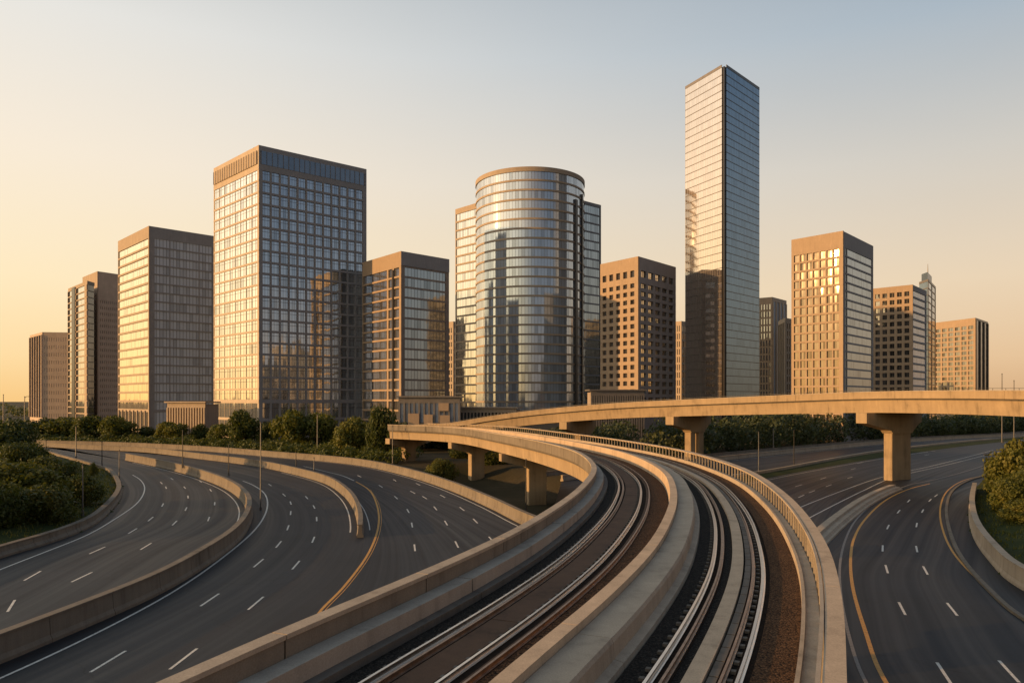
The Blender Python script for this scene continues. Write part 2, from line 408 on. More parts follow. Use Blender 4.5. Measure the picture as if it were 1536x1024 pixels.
def lines(parent, mat, sets, z=.012, name='lane_marking'):
    for pts, w in sets:
        mb = MB(); stripe(mb, pts, w, z); mb.build(name, mat, parent, kind='structure')
def edge(*pp, step=1.0, pre=(), post=()): return spline(list(pre) + G(*pp) + list(post), step, 3)
lines(road_a, M['white'], [
    (edge((0, 854), (64, 829), (129, 803), (171, 779), (206, 754), (217, 732), (210, 719), (199, 712), pre=V((-36.5, 36))), .16),
    (offset(B1, -1.1)[20:-8], .14)])
lines(road_b, M['white'], [
    (edge((0, 1017), (129, 957), (257, 889), (343, 829), (386, 790), (401, 760), (396, 739), (377, 726), (364, 721), pre=V((-26.5, 20))), .17),
    (offset(B2, -1.0)[3:70], .14)])
lines(road_c, M['yellow'], [(edge((471, 929), (514, 882), (553, 829), (568, 786), (565, 756), (553, 734), (534, 722), pre=V((-10.5, 24), (-9.6, 36))), .20),
                            (offset(edge((471, 929), (514, 882), (553, 829), (568, 786), (565, 756), (553, 734), pre=V((-10.5, 24), (-9.6, 36))), .26), .06)])
lines(road_c, M['white'], [
    (edge((531, 720.5), (513, 713), (493, 708), (455, 699)), .16),
    (offset(B3, -1.1)[12:150], .16), (offset(B2, .9)[4:80], .12)])
def dashes(parent, pts, L=3.0, w=.15, extra=0):
    c = spline(G(*pts), .5, 2)
    for a, b in pts:
        g = gnd(a, b); i = min(range(len(c)), key=lambda j: (c[j] - g).length)
        s = side(c, i); tt = Vector((-s.y, s.x, 0)); a0 = g - tt * (L / 2); a1 = g + tt * (L / 2)
        mb = MB(); stripe(mb, [a0, a0.lerp(a1, .5), a1], w, .012); mb.build('lane_marking', M['white'], parent, kind='structure')
dashes(road_a, [(17, 908), (49, 863), (146, 825), (199, 796), (226, 778), (244, 757), (249, 731), (242, 724)])
dashes(road_a, [(123, 865), (219, 819), (262, 784), (279, 763), (282, 745), (277, 731), (258, 718)])
dashes(road_a, [(313, 778), (322, 755), (316, 735), (301, 722)])
dashes(road_b, [(163, 991), (315, 899), (388, 844), (418, 816), (432, 791), (436, 769), (436, 754), (426, 742), (405, 727)])
dashes(road_b, [(276, 987), (384, 904), (444, 847), (470, 809), (475, 778), (471, 760), (460, 746), (467, 730)][:7])
dashes(road_c, [(622, 821), (618, 787), (612, 766), (594, 746), (571, 729), (539, 714)])
dashes(road_c, [(685, 816), (669, 784), (653, 762), (637, 746), (619, 738), (592, 720)])
dashes(road_c, [(737, 809), (713, 781), (693, 763), (664, 744), (627, 726), (614, 721)][:5])
lines(road_d, M['grey_line'], [
    (edge((1299, 1024), (1277, 966), (1262, 897), (1260, 846), (1269, 807), (1286, 777), (1324, 745), (1367, 726), (1389, 722), (1449, 706.5), (1504, 688), pre=V((13, 18))), .18),
])
lines(road_d, M['yellow'], [
    (edge((1536, 927), (1470, 872), (1431, 830), (1413, 790), (1411, 758), (1423, 734), (1449, 719), (1483, 711), (1510, 703), pre=V((29, 20), (29, 32))), .18)])
lines(road_d, M['yellow'], [
    (edge((1329, 1024), (1299, 949), (1279, 880), (1276, 837), (1281, 807), (1299, 777), (1333, 747), (1367, 732), (1395, 725), pre=V((14, 18))), .22)])
dashes(road_d, [(1416, 1009), (1353, 912), (1330, 853), (1324, 822), (1332, 790), (1348, 767), (1363, 751)])
dashes(road_d, [(1513, 1006), (1428, 913), (1388, 855), (1375, 823), (1375, 787), (1384, 766), (1395, 750), (1404, 743)])
lines(road_e, M['white'], [
    (edge((1170, 802), (1200, 784), (1294, 736), (1340, 716), (1420, 697), (1500, 677)), .15),
    (edge((1150, 782), (1187, 766), (1260, 737), (1324, 715), (1400, 698), (1490, 675)), .15),
    (offset(ME, 1.2)[14:150], .15)])
dashes(road_e, [(1180, 755), (1202, 744), (1218, 737), (1243, 728), (1275, 716), (1330, 700)], 3.4)
dashes(road_e, [(1198, 728), (1235, 717), (1280, 703), (1330, 692), (1390, 682)], 3.4)
dashes(road_e, [(1290, 694), (1335, 686), (1400, 676), (1460, 667)], 3.4)
lines(road_f, M['white'], [(offset(MF, 1.3)[10:200], .2), (offset(MU, -1.0)[10:200], .2)])
lines(road_e, M['yellow'], [])

# ------------------------------------------------------------------ road barriers, kerbs
def jersey(h, w=.5, foot=.75):
    return [(-foot / 2, -.05), (-foot / 2, .18), (-w / 2, .42), (-w / 2 + .06, h - .1), (-w / 2 - .02, h - .1), (-w / 2 - .02, h), (w / 2 + .02, h), (w / 2 + .02, h - .1), (w / 2 - .06, h - .1), (w / 2, .42), (foot / 2, .18), (foot / 2, -.05)]
def barrier(p, prof, label, piece=6, mat='con', name='concrete_barrier', cat='barrier', gap=.02):
    mb = MB(); sweep(mb, p, prof, piece, gap)
    return tag(mb.build(name, M[mat]), label, cat)
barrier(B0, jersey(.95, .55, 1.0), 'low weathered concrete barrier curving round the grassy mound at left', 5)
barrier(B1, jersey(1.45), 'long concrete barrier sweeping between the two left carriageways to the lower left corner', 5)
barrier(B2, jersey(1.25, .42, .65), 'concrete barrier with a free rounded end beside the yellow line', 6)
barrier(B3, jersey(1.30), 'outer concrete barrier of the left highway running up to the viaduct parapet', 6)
barrier(offset(RB[:74], 0), [(-1.0, -.05), (-1.0, .62), (-.2, .70), (-.1, .45), (.35, .42), (.55, .2), (.75, .16), (.8, -.05)], 'wide two step concrete kerb between ramp and main highway', 8, 'con_cap', 'concrete_kerb', 'kerb')
KB = edge((1536, 934), (1474, 882), (1436, 836), (1419, 794), (1416, 760), (1427, 735), (1453, 720), (1483, 712), pre=V((29.3, 20), (29.3, 32)))
barrier(KB, rect(.12, .42, -.05, .17), 'thin raised kerb following the right edge line of the ramp', 9, 'con', 'concrete_kerb', 'kerb')
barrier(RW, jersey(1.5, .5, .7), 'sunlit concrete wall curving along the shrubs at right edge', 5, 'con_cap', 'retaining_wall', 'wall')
barrier(offset(MU, -.4), rect(-.3, .3, -.05, .45), 'pale low concrete kerb along the grass median of the far highway', 9, 'con_cap', 'concrete_kerb', 'kerb')
barrier(offset(MF, 0), jersey(.95, .4, .6), 'pale concrete barrier along the far side of the distant highway', 9, 'con_cap')
barrier(offset(MF, -6.5), jersey(.8, .4, .6), 'low barrier in front of the dark hedge beyond the highway', 9, 'con')
mb = MB(); ribbon(mb, offset(MU, 0), ME, 2, .02); mb.build('median_grass', M['grass'], kind='structure')

# ------------------------------------------------------------------ grass mounds
def seg_dist(x, y, P):
    best = 1e9; sg = 1
    for i in range(len(P) - 1):
        ax, ay = P[i].x, P[i].y; bx, by = P[i + 1].x - ax, P[i + 1].y - ay
        tt = max(0, min(1, ((x - ax) * bx + (y - ay) * by) / max(1e-9, bx * bx + by * by)))
        dx, dy = x - ax - tt * bx, y - ay - tt * by; d = dx * dx + dy * dy
        if d < best: best = d; sg = 1 if bx * dy - by * dx > 0 else -1
    return math.sqrt(best) * sg
def mound(name, P, x0, x1, y0, y1, sgn, rise, lab, step=1.0):
    Q = P[::3] + [P[-1]]; mb = MB(); nx = int((x1 - x0) / step) + 1; ny = int((y1 - y0) / step) + 1; hh = {}
    vs = []
    for j in range(ny):
        for i in range(nx):
            x = x0 + i * step; y = y0 + j * step; d = seg_dist(x, y, Q) * sgn
            zz = -.4 if d < -.1 else .55 + rise * sm(d / 16) + .12 * math.sin(x * .9 + y * .37) * sm(d / 4)
            vs.append((x, y, zz)); hh[i, j] = (d, zz)
    fs = [(j * nx + i, j * nx + i + 1, (j + 1) * nx + i + 1, (j + 1) * nx + i) for j in range(ny - 1) for i in range(nx - 1) if max(hh[i, j][0], hh[i + 1, j + 1][0], hh[i + 1, j][0], hh[i, j + 1][0]) > -.2]
    mb.mesh(vs, fs); mb.build(name, M['grass'], smooth=True, kind='structure')
    return [(v[0], v[1], v[2], hh[k % nx, k // nx][0]) for k, v in enumerate(vs) if hh[k % nx, k // nx][0] > .6]
sp1 = mound('grass_mound', B0, -110, -36, 40, 185, 1, 2.4, '')
sp2 = mound('grass_mound', RWfull, 33, 100, 20, 140, -1, 2.2, '')
def tufts(sp, n, label, lim):
    mb = MB(); rr = random.Random(3); sp = [s for s in sp if lim(s)]
    for _ in range(n):
        s = rr.choice(sp); x = s[0] + rr.uniform(-.5, .5); y = s[1] + rr.uniform(-.5, .5)
        for b in range(4):
            a = rr.uniform(0, 6.28); l = rr.uniform(.18, .5); w = .05
            p = Vector((x + rr.uniform(-.2, .2), y + rr.uniform(-.2, .2), s[2] - .06)); dx = Vector((math.cos(a), math.sin(a), 0))
            mb.face([p - dx * w, p + dx * w, p + Vector((-dx.y, dx.x, 0)) * l * .4 + Vector((0, 0, l))])
    o = mb.build('grass', M['leaf_c']); return tag(o, label, 'grass', kind='stuff')
tufts(sp1, 6000, 'rough grass covering the mound inside the left road bend', lambda s: 45 < s[1] < 140 and s[3] < 24)
tufts(sp2, 2500, 'rough grass on the bank behind the right wall', lambda s: 45 < s[1] < 120 and s[3] < 14)

# ------------------------------------------------------------------ railway viaduct
ZD = 6.8
MASTER = spline([Vector((-17.5, -18, 0)), Vector((-11.0, 0, 0))] + [gnd(a, b, 7.9) for a, b in ((480, 929), (600, 880), (694, 838), (776, 799), (823, 771), (866, 741), (887, 719), (895, 704), (889, 691), (866, 676), (823, 664), (754, 651), (673, 640), (583, 636.5))], 1.0, 10)
for p in MASTER: p.z = 0
TR = resample(offset(MASTER, 1.64), 1.0)         # axis of the left rail
VI = thing('railway_viaduct', TR[40], 'curving concrete railway viaduct carrying two tracks on hammerhead piers', 'viaduct')
mb = MB()
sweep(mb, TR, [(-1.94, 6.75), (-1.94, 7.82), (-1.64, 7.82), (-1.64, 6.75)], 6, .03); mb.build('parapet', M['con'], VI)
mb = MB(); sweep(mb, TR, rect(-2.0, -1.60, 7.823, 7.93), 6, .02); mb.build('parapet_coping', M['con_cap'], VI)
mb = MB(); sweep(mb, TR, rect(-1.635, -1.10, 6.75, 7.40), 11, .035); mb.build('service_ledge', M['con_walk'], VI)
mb = MB(); sweep(mb, TR, rect(-1.097, -.80, 6.75, 7.0), 22, .02); mb.build('cable_step', M['con_dark'], VI)
mb = MB(); sweep(mb, TR, [(-1.66, 6.45), (-1.66, 6.745), (9.45, 6.745), (9.45, 6.45)]); mb.build('deck', M['con_dark'], VI)  # dark colour draws the shadow gap between parapet and girder
mb = MB(); sweep(mb, TR, [(-1.3, 4.95), (-1.42, 6.447), (9.15, 6.447), (9.0, 4.95)]); mb.build('girder', M['con_over'], VI)
mb = MB(); sweep(mb, TR, rect(-.797, 3.16, 6.747, ZD)); mb.build('ballast', M['ballast'], VI)
mb = MB(); sweep(mb, TR, rect(2.12, 3.16, 6.803, 6.84)); mb.build('gravel_strip', M['rust'], VI)
mb = MB(); sweep(mb, TR, rect(4.85, 7.56, 6.747, ZD)); mb.build('ballast', M['ballast'], VI)
mb = MB(); sweep(mb, TR, rect(7.563, 8.497, 6.747, 6.86)); mb.build('gravel_bed', M['rust'], VI)
DW = thing_part = bpy.data.objects.new('dividing_wall', None); COL.objects.link(DW); DW.parent = VI
mb = MB(); sweep(mb, TR, [(3.2, 6.75), (3.26, 7.66), (3.66, 7.66), (3.68, 6.75)], 10, .012); mb.build('upstand', M['con_sunlit'], DW)
mb = MB(); sweep(mb, TR, [(3.683, 6.75), (3.683, 7.46), (4.50, 7.46), (4.55, 7.36), (4.57, 6.98), (4.80, 6.93), (4.82, 6.75)], 10, .012); mb.build('ledge', M['con_cap'], DW)
mb = MB(); sweep(mb, TR, rect(8.5, 8.60, 6.75, 7.16), 12, .006); mb.build('walkway_kerb', M['con_cap'], VI)
mb = MB(); sweep(mb, TR, rect(8.603, 8.96, 6.75, 7.06), 4, .008); mb.build('walkway', M['con_sunlit'], VI)
mb = MB(); sweep(mb, TR, rect(8.963, 9.47, 6.75, 6.88)); mb.build('gap_shade_strip', M['con_dark'], VI)  # dark strip painted as the shade seen through the balustrade gaps
mb = MB(); sweep(mb, TR, rect(9.07, 9.48, 7.76, 7.91), 9, .008); mb.build('balustrade_coping', M['con_sunlit'], VI)
mb = MB(); sweep(mb, TR, rect(9.36, 9.46, 6.883, 6.95), 9, .006); mb.build('balustrade_plinth', M['con_dark'], VI)
mb = MB(); sweep(mb, TR, rect(8.95, 9.04, 7.84, 7.925)); mb.build('handrail', M['con_cap'], VI)
TRf = resample(offset(TR, 9.09), 1.0)
def bal(mb, i):
    s = side(TRf, i); tt = Vector((-s.y, s.x, 0)); p = TRf[i].copy(); p.z = 6.882
    mb.box(p - tt * .05 - s * .12, tt * .10, s * .07, Vector((0, 0, .956)))
vis = [i for i in range(len(TRf)) if TRf[i].y > 10]
for i in vis[:99]:
    mb = MB(); bal(mb, i); mb.build('baluster', M['con_via'], VI)
mb = MB()
for i in vis[99:]: bal(mb, i)
mb.build('balusters', M['con_via'], VI, kind='stuff')
def pier(parent, c, ax, wid, zc, ch, cw, colw, cold, zb, two=False, name='pier', cs=0.0):
    """hammerhead: ax runs along the cap, c = middle under the deck"""
    q = bpy.data.objects.new(name, None); COL.objects.link(q); q.parent = parent
    q.location = Vector((c.x, c.y, 0)) - base_of(parent)
    ax = ax.normalized(); ay = Vector((-ax.y, ax.x, 0)); h = wid / 2
    prof = [(-h, zc), (h, zc), (h, zc - ch), (h - .5, zc - ch - .1), (cs + colw / 2 + .5, zc - ch * 1.75), (cs + colw / 2, zc - ch * 2.05), (cs - colw / 2, zc - ch * 2.05), (cs - colw / 2 - .5, zc - ch * 1.75), (-h + .5, zc - ch - .1), (-h, zc - ch)]
    n = len(prof); m = MB()
    vs = [Vector((c.x, c.y, 0)) + ax * a + ay * (s * cw / 2) + Vector((0, 0, z)) for s in (-1, 1) for a, z in prof]
    m.mesh(vs, [tuple(range(n)), tuple(range(2 * n - 1, n - 1, -1))] + [(i + n, (i + 1) % n + n, (i + 1) % n, i) for i in range(n)])
    m.build('pier_cap', M['con_over'], q)
    offs = [(-colw / 2, colw)] if not two else [(-colw / 2, colw * .36), (colw * .14, colw * .36)]
    for a0, w in offs:
        m = MB(); o = Vector((c.x, c.y, zb)) + ax * (a0 + cs) - ay * (cold / 2); b = .08
        p2 = [(0, b), (b, 0), (w - b, 0), (w, b), (w, cold - b), (w - b, cold), (b, cold), (0, cold - b)]
        poly = [(o + ax * u + ay * v) for u, v in p2]
        m.prism([(p.x, p.y) for p in poly], zb, zc - ch * 2.05 - .003); m.build('column', M['con_over'], q)
    return q
for i in range(len(TR)): pass
def near_i(P, x, y): return min(range(len(P)), key=lambda i: (P[i] - Vector((x, y, 0))).length)
for (x, y, zb) in ((2.6, 111, -3.0), (-11.5, 139.5, -2.4), (-38, 158, -1), (2, 34, -.5), (6.5, 58, -.5)):
    i = near_i(TR, x, y); s = side(TR, i); pier(VI, TR[i] + s * 3.75, s, 11.4, 4.997, 1.15, 1.4, 2.9, 1.4, zb)

# tracks
RAILP = [(-.075, 0), (-.075, .02), (-.012, .035), (-.012, .115), (-.036, .125), (-.036, .165), (.036, .165), (.036, .125), (.012, .115), (.012, .035), (.075, .02), (.075, 0)]
def rail(parent, o, mat, z=ZD + .02, k=1.0, name='rail'):
    mb = MB(); sweep(mb, TR, [(o + a * k, z + b * k) for a, b in RAILP]); return mb.build(name, M[mat], parent)
def track(o0, gauge, label, slab):
    T = thing('railway_track', TR[40] + Vector((0, 0, ZD)), label, 'railway track', 'pair of tracks on the viaduct')
    T.location.z = ZD
    rail(T, o0, 'rail', k=1.0); rail(T, o0 + gauge, 'rail', k=1.0)
    rail(T, o0 + .30, 'rail_br', k=.9, name='guard_rail'); rail(T, o0 + gauge + slab, 'rail_br', k=.9, name='guard_rail')
    for q in (-.0, gauge):
        mb = MB(); sweep(mb, TR, rect(o0 + q - .16, o0 + q + .42, ZD + .002, ZD + .018)); mb.build('rail_pad', M['rail_dk'], T)
    mb = MB()
    P = resample(offset(TR, o0), .62)
    for i in range(len(P)):
        if P[i].y < 8 or P[i].y > 110: continue
        s = side(P, i); tt = Vector((-s.y, s.x, 0))
        for a in (-.24, gauge - .24):
            p = P[i] + s * a; p.z = ZD + .019; mb.box(p - tt * .07, tt * .14, s * .12, Vector((0, 0, .07)))
    mb.build('rail_clips', M['con_dark'], T, kind='stuff')
    return T
T1 = track(0.0, 1.50, 'left railway track beside the solid parapet with brown slab between rails', .52)
mb = MB(); sweep(mb, TR, rect(.46, 1.28, ZD + .002, ZD + .07), 14, .02); mb.build('track_slab', M['slab'], T1)
mb = MB(); sweep(mb, TR, rect(1.84, 2.0, ZD + .002, ZD + .09), 16, .02); mb.build('cable_duct', M['slab'], T1)
T2 = track(5.55, 1.80, 'right railway track beside the balustrade with pale centre walkway', -.34)
mb = MB(); sweep(mb, TR, rect(6.24, 6.66, ZD + .002, ZD + .16), 12, .008); mb.build('centre_walkway', M['con_sunlit'], T2)
CT = MB(); sweep(CT, TR, rect(6.72, 6.92, ZD + .002, ZD + .12), 1, .03)
tag(CT.build('cable_trough', M['con_dark']), 'segmented cable trough lying beside the pale walkway of the right track', 'cable trough')

# ------------------------------------------------------------------ flyover
OP = spline([far(*a) for a in ((560, 640, 190), (674, 634, 180), (726, 625, 176), (783, 617, 172), (840, 611, 167), (926, 604, 158), (1024, 599, 147), (1151, 593.3, 132), (1295, 587.3, 117), (1409, 585.3, 105), (1536, 585, 92), (1700, 586, 78), (1900, 590, 64))], 1.0, 8)
FO = thing('highway_flyover', Vector((OP[60].x, OP[60].y, 0)), 'curved concrete highway flyover crossing above the viaduct and right highway', 'flyover')
W0 = -12.6
mb = MB(); sweep(mb, OP, rect(-.32, 0, -1.15, -.12), 9, .012, True); sweep(mb, OP, rect(W0, W0 + .32, -1.15, -.12), 9, .012, True); mb.build('parapet', M['con_over'], FO)
mb = MB(); sweep(mb, OP, rect(-.38, .06, -.117, 0), 9, .01, True); sweep(mb, OP, rect(W0 - .06, W0 + .38, -.117, 0), 9, .01, True); mb.build('parapet_coping', M['con_cap'], FO)
mb = MB(); sweep(mb, OP, rect(W0 + .45, -.45, -1.40, -1.153), None, 0, True); mb.build('deck', M['con_dark'], FO)  # dark deck edge paints the shadow line under the parapet
mb = MB(); sweep(mb, OP, rect(W0 + .33, -.33, -1.15, -1.10), None, 0, True); mb.build('roadway', M['asphalt'], FO)
mb = MB(); sweep(mb, OP, [(W0 + 1.0, -3.35), (W0 + .5, -1.403), (-.5, -1.403), (-.75, -3.35)], 30, .01, True); mb.build('girder', M['con_over'], FO)
mb = MB()
for o in (-.16,):
    sweep(mb, OP, rect(o - .025, o + .025, .22, .27), None, 0, True)
    for i in range(0, len(OP), 2):
        s = side(OP, i); tt = Vector((-s.y, s.x, 0)); p = OP[i] + s * (o - .02); p.z += .003
        mb.box(p, tt * .04, s * .04, Vector((0, 0, .216)))
mb.build('railing', M['dark_metal'], FO)
for (px, d, two) in ((1301, 116.5, False), (1006, 149, True), (846, 166.5, False), (1800, 72, False)):
    x = (px - CX) / F * d; i = near_i([Vector((p.x, p.y, 0)) for p in OP], x, d); s = side(OP, i); c = OP[i] + s * (W0 / 2)
    pier(FO, c + s * .5, -s, 14.0, OP[i].z - 3.353, 1.65, 1.9, 4.9, 1.5, -.3 if px > 1000 else -1, two, 'pier', 2.0)

# ------------------------------------------------------------------ buildings
def wallmat(name, c): return concrete(name, c, .25, .8, 6.0)
WM = {'tan': wallmat('tan_stone', (.40, .31, .225)), 'brown': wallmat('brown_stone', (.36, .29, .235)), 'pale': wallmat('pale_stone', (.50, .40, .30)), 'haze': wallmat('haze_tinted_stone', (.52, .40, .30)),  # haze: aerial haze put into a paler stone colour for far blocks
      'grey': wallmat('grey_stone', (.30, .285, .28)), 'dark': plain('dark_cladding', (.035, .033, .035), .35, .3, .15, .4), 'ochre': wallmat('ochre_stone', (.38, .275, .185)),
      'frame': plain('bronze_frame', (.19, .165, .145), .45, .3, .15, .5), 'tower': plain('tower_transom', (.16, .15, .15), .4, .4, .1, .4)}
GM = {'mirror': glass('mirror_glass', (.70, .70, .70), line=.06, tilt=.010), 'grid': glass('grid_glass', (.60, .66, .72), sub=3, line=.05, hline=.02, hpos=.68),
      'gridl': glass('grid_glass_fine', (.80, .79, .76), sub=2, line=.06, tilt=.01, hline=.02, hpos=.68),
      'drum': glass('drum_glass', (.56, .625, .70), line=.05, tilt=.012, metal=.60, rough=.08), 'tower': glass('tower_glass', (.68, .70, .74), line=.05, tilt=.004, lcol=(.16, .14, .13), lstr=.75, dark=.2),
      'tower_sunset': glass('sunset_tinted_glass', (.74, .63, .54), line=.05, tilt=.004, lcol=(.26, .21, .17), lstr=.4, dark=.1), 'tower_sky': glass('sky_tinted_glass', (.125, .205, .305), line=.05, tilt=.004, lcol=(.05, .06, .08), lstr=.7, dark=.2),  # sunset and blue sky reflections put into the tints of the two faces
      'cool': glass('cool_glass', (.30, .37, .44), line=.05, tilt=.008, lcol=(.07, .065, .06)), 'slate': glass('slate_glass', (.50, .57, .66), line=.06, tilt=.01, metal=.12, rough=.10, lcol=(.09, .075, .06)), 'gold': glass('sunlit_ribbon_glass', (.98, .86, .68), line=.05, tilt=.008),  # reflected light in the tints: blue sky in cool and slate, sunset in gold
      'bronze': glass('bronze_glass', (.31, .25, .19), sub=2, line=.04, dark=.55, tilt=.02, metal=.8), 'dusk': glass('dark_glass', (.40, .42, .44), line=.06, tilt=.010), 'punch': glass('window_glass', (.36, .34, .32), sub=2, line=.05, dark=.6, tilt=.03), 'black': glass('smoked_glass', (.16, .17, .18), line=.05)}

def pline(P0, P1): u = (P1 - P0); L = u.length; u = u / L; return u, L, Vector((u.y, -u.x, 0))
def facade(root, P0, P1, zb, zt, rows, cols, depth, fm, gm, pane, ext=(0, 0), cell=False, count=None, fname='facade_frame', pdepth=None, wname='window'):
    P0 = Vector((P0[0], P0[1], 0)); P1 = Vector((P1[0], P1[1], 0)); u, L, n = pline(P0, P1); pd = depth - .02 if pdepth is None else pdepth
    Z = Vector((0, 0, 1)); mb = MB()
    rows = sorted(rows); cols = cols or [(0, L)]
    def bx(a0, a1, z0, z1, d):
        if a1 - a0 > .005 and z1 - z0 > .005: mb.box(P0 + u * a0 - n * .1 + Z * z0, u * (a1 - a0), n * (d + .1), Z * (z1 - z0))
    zz = [zb] + [z for r in rows for z in r] + [zt]
    for i in range(0, len(zz), 2): bx(-ext[0], L + ext[1], zz[i], zz[i + 1], depth)
    for (z0, z1) in rows:
        aa = [-ext[0]] + [a for c in cols for a in c] + [L + ext[1]]
        for i in range(0, len(aa), 2): bx(aa[i], aa[i + 1], z0, z1, pd)
    if mb.f: mb.build(fname, fm, root)
    extra = MB()
    def quad(m, a0, a1, z0, z1, ri):
        q = [P0 + u * a0 + Z * z0, P0 + u * a1 + Z * z0, P0 + u * a1 + Z * z1, P0 + u * a0 + Z * z1]
        m.face(q, [(a0 / pane, ri), (a1 / pane, ri), (a1 / pane, ri + .999), (a0 / pane, ri + .999)])
    for ri, (z0, z1) in reversed(list(enumerate(rows))):
        if cell:
            for c in cols:
                uvp = pane; m = MB(); q = (c[0], c[1])
                tgt = m
                if count is not None and count[0] <= 0: tgt = extra
                w = c[1] - c[0]
                pq = [P0 + u * c[0] + Z * z0, P0 + u * c[1] + Z * z0, P0 + u * c[1] + Z * z1, P0 + u * c[0] + Z * z1]
                b = round(c[0] * 7)
                tgt.face(pq, [(b, ri), (b + .9999, ri), (b + .9999, ri + .999), (b, ri + .999)])
                if tgt is m:
                    m.build(wname, gm, root)
                    if count is not None: count[0] -= 1
        else:
            m = MB()
            for c in cols: quad(m, c[0], c[1], z0, z1, ri)
            m.build(wname + '_band', gm, root)
    if extra.f: extra.build('windows', gm, root, kind='stuff')
def fl(z0, z1, n, sp): h = (z1 - z0) / n; return [(z0 + i * h + sp * .5, z0 + (i + 1) * h - sp * .5) for i in range(n)]
def cl(L, n, gap, e=None):
    e = gap if e is None else e; w = (L - 2 * e + gap) / n; return [(e + i * w, e + (i + 1) * w - gap) for i in range(n)]
class Bld:
    def __init__(s, name, Lp, Mp, Rp, d, label, cat='building', core='grey', roofmat='roof', mid2=None, drop=0.8):
        s.M = far(Mp[0], Mp[1], d); s.zt = s.M.z; h = s.zt - H
        f = lambda p: Vector(((p[0] - CX) / F, 1, 0)) * (F * h / (HY - p[1]))
        s.L = f(Lp); s.R = f(Rp); s.M = Vector((s.M.x, s.M.y, 0)); s.K = s.L + s.R - s.M
        s.M2 = f(mid2) if mid2 else None
        s.root = thing(name, s.M, label, cat)
        poly = [s.M, s.R, s.K, s.L]
        c = (s.M + s.R + s.K + s.L) / 4
        s.poly = [p + (c - p).normalized() * .45 for p in poly]
        m = MB(); m.prism([(p.x, p.y) for p in s.poly], -.5, s.zt - drop); m.build('core', WM[core], s.root)
        m = MB(); m.prism([(p.x, p.y) for p in [q + (c - q) * .02 for q in s.poly]], s.zt - drop + .003, s.zt - drop + .08); m.build('roof', M[roofmat], s.root)
        s.c = c; s.lenL = (s.M - s.L).length; s.lenR = (s.R - s.M).length
    def left(s, *a, **k): facade(s.root, s.L, s.M, *a, **k)
    def right(s, *a, **k): facade(s.root, s.M, s.R, *a, **k)
    def back(s, mat, zt=None):
        m = MB()
        for A, B in ((s.R, s.K), (s.K, s.L)):
            u, L, n = pline(A, B); m.box(A - n * .2, u * L, n * .25, Vector((0, 0, zt or s.zt)))
        m.build('rear_wall', mat, s.root)
    def box(s, name, cu, cv, w, dth, z0, z1, mat):
        u = (s.R - s.M).normalized(); v = (s.L - s.M).normalized(); m = MB()
        m.box(s.M + u * cu + v * cv + Vector((0, 0, z0)), u * w, v * dth, Vector((0, 0, z1 - z0))); m.build(name, mat, s.root)

# B1 big grid tower
b = Bld('office_tower', (321, 253), (388, 218), (548, 254), 240, 'tall square office tower with grid windows and louvred crown, left of centre')
zt = b.zt; rows = [(1.0, 6.1), (7.0, 12.0)] + fl(12.9, 88.6, 20, .68); crown = (90.4, 95.0)
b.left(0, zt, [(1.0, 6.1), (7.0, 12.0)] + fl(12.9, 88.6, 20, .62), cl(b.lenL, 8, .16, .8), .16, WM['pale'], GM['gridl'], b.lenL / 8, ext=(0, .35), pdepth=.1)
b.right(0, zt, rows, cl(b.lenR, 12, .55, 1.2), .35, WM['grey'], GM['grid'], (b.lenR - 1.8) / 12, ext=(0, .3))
for P0, P1, mt in ((b.L, b.M, WM['tan']), (b.M, b.R, plain('crown_glass', (.25, .29, .335), .16, .75, .1, .3))):
    u, L, n = pline(P0, P1); m = MB(); m.box(P0 + n * .352 + Vector((0, 0, 90.3)) + u * .6, u * (L - 1.2), n * .06, Vector((0, 0, 4.4))); pn = m.build('crown_panel', mt, b.root)
    m = MB(); nn = int(L / 1.9)
    for i in range(nn + 1): m.box(P0 + n * .415 + u * (.6 + (L - 1.35) * i / nn) + Vector((0, 0, 90.3)), u * .15, n * .14, Vector((0, 0, 4.4)))
    m.build('louvre', WM['frame'], pn)
b.back(WM['grey'])
b.box('roof_plant', 10, 8, 12, 8, zt - .7, zt + .5, M['con_dark'])

# left neighbour with ribbons
b = Bld('office_tower', (178, 362), (224, 339), (320, 354), 290, 'tan ribbon window tower between the stepped tower and the tall grid tower')
zt = b.zt; rows = fl(9, zt - 4.4, 19, .8)
cw = cl(b.lenL, 1, 0, .6)
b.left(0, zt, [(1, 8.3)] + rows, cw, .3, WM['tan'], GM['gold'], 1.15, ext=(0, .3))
b.right(0, zt, [(1, 8.3)] + fl(9, zt - 4.4, 19, .5), [(1.9, b.lenR * .30), (b.lenR * .30 + .35, b.lenR * .76), (b.lenR * .76 + .35, b.lenR - .5)], .2, WM['grey'], GM['slate'], 1.3, ext=(0, .3))
u, L, n = pline(b.L, b.M); m = MB()
for i in range(8): m.box(b.L + u * (2 + i * (L - 3.4) / 7.5) + n * .31, u * .55, n * .5, Vector((0, 0, 8.9)))
m.build('pilasters', WM['pale'], b.root, kind='stuff'); b.back(WM['brown'])

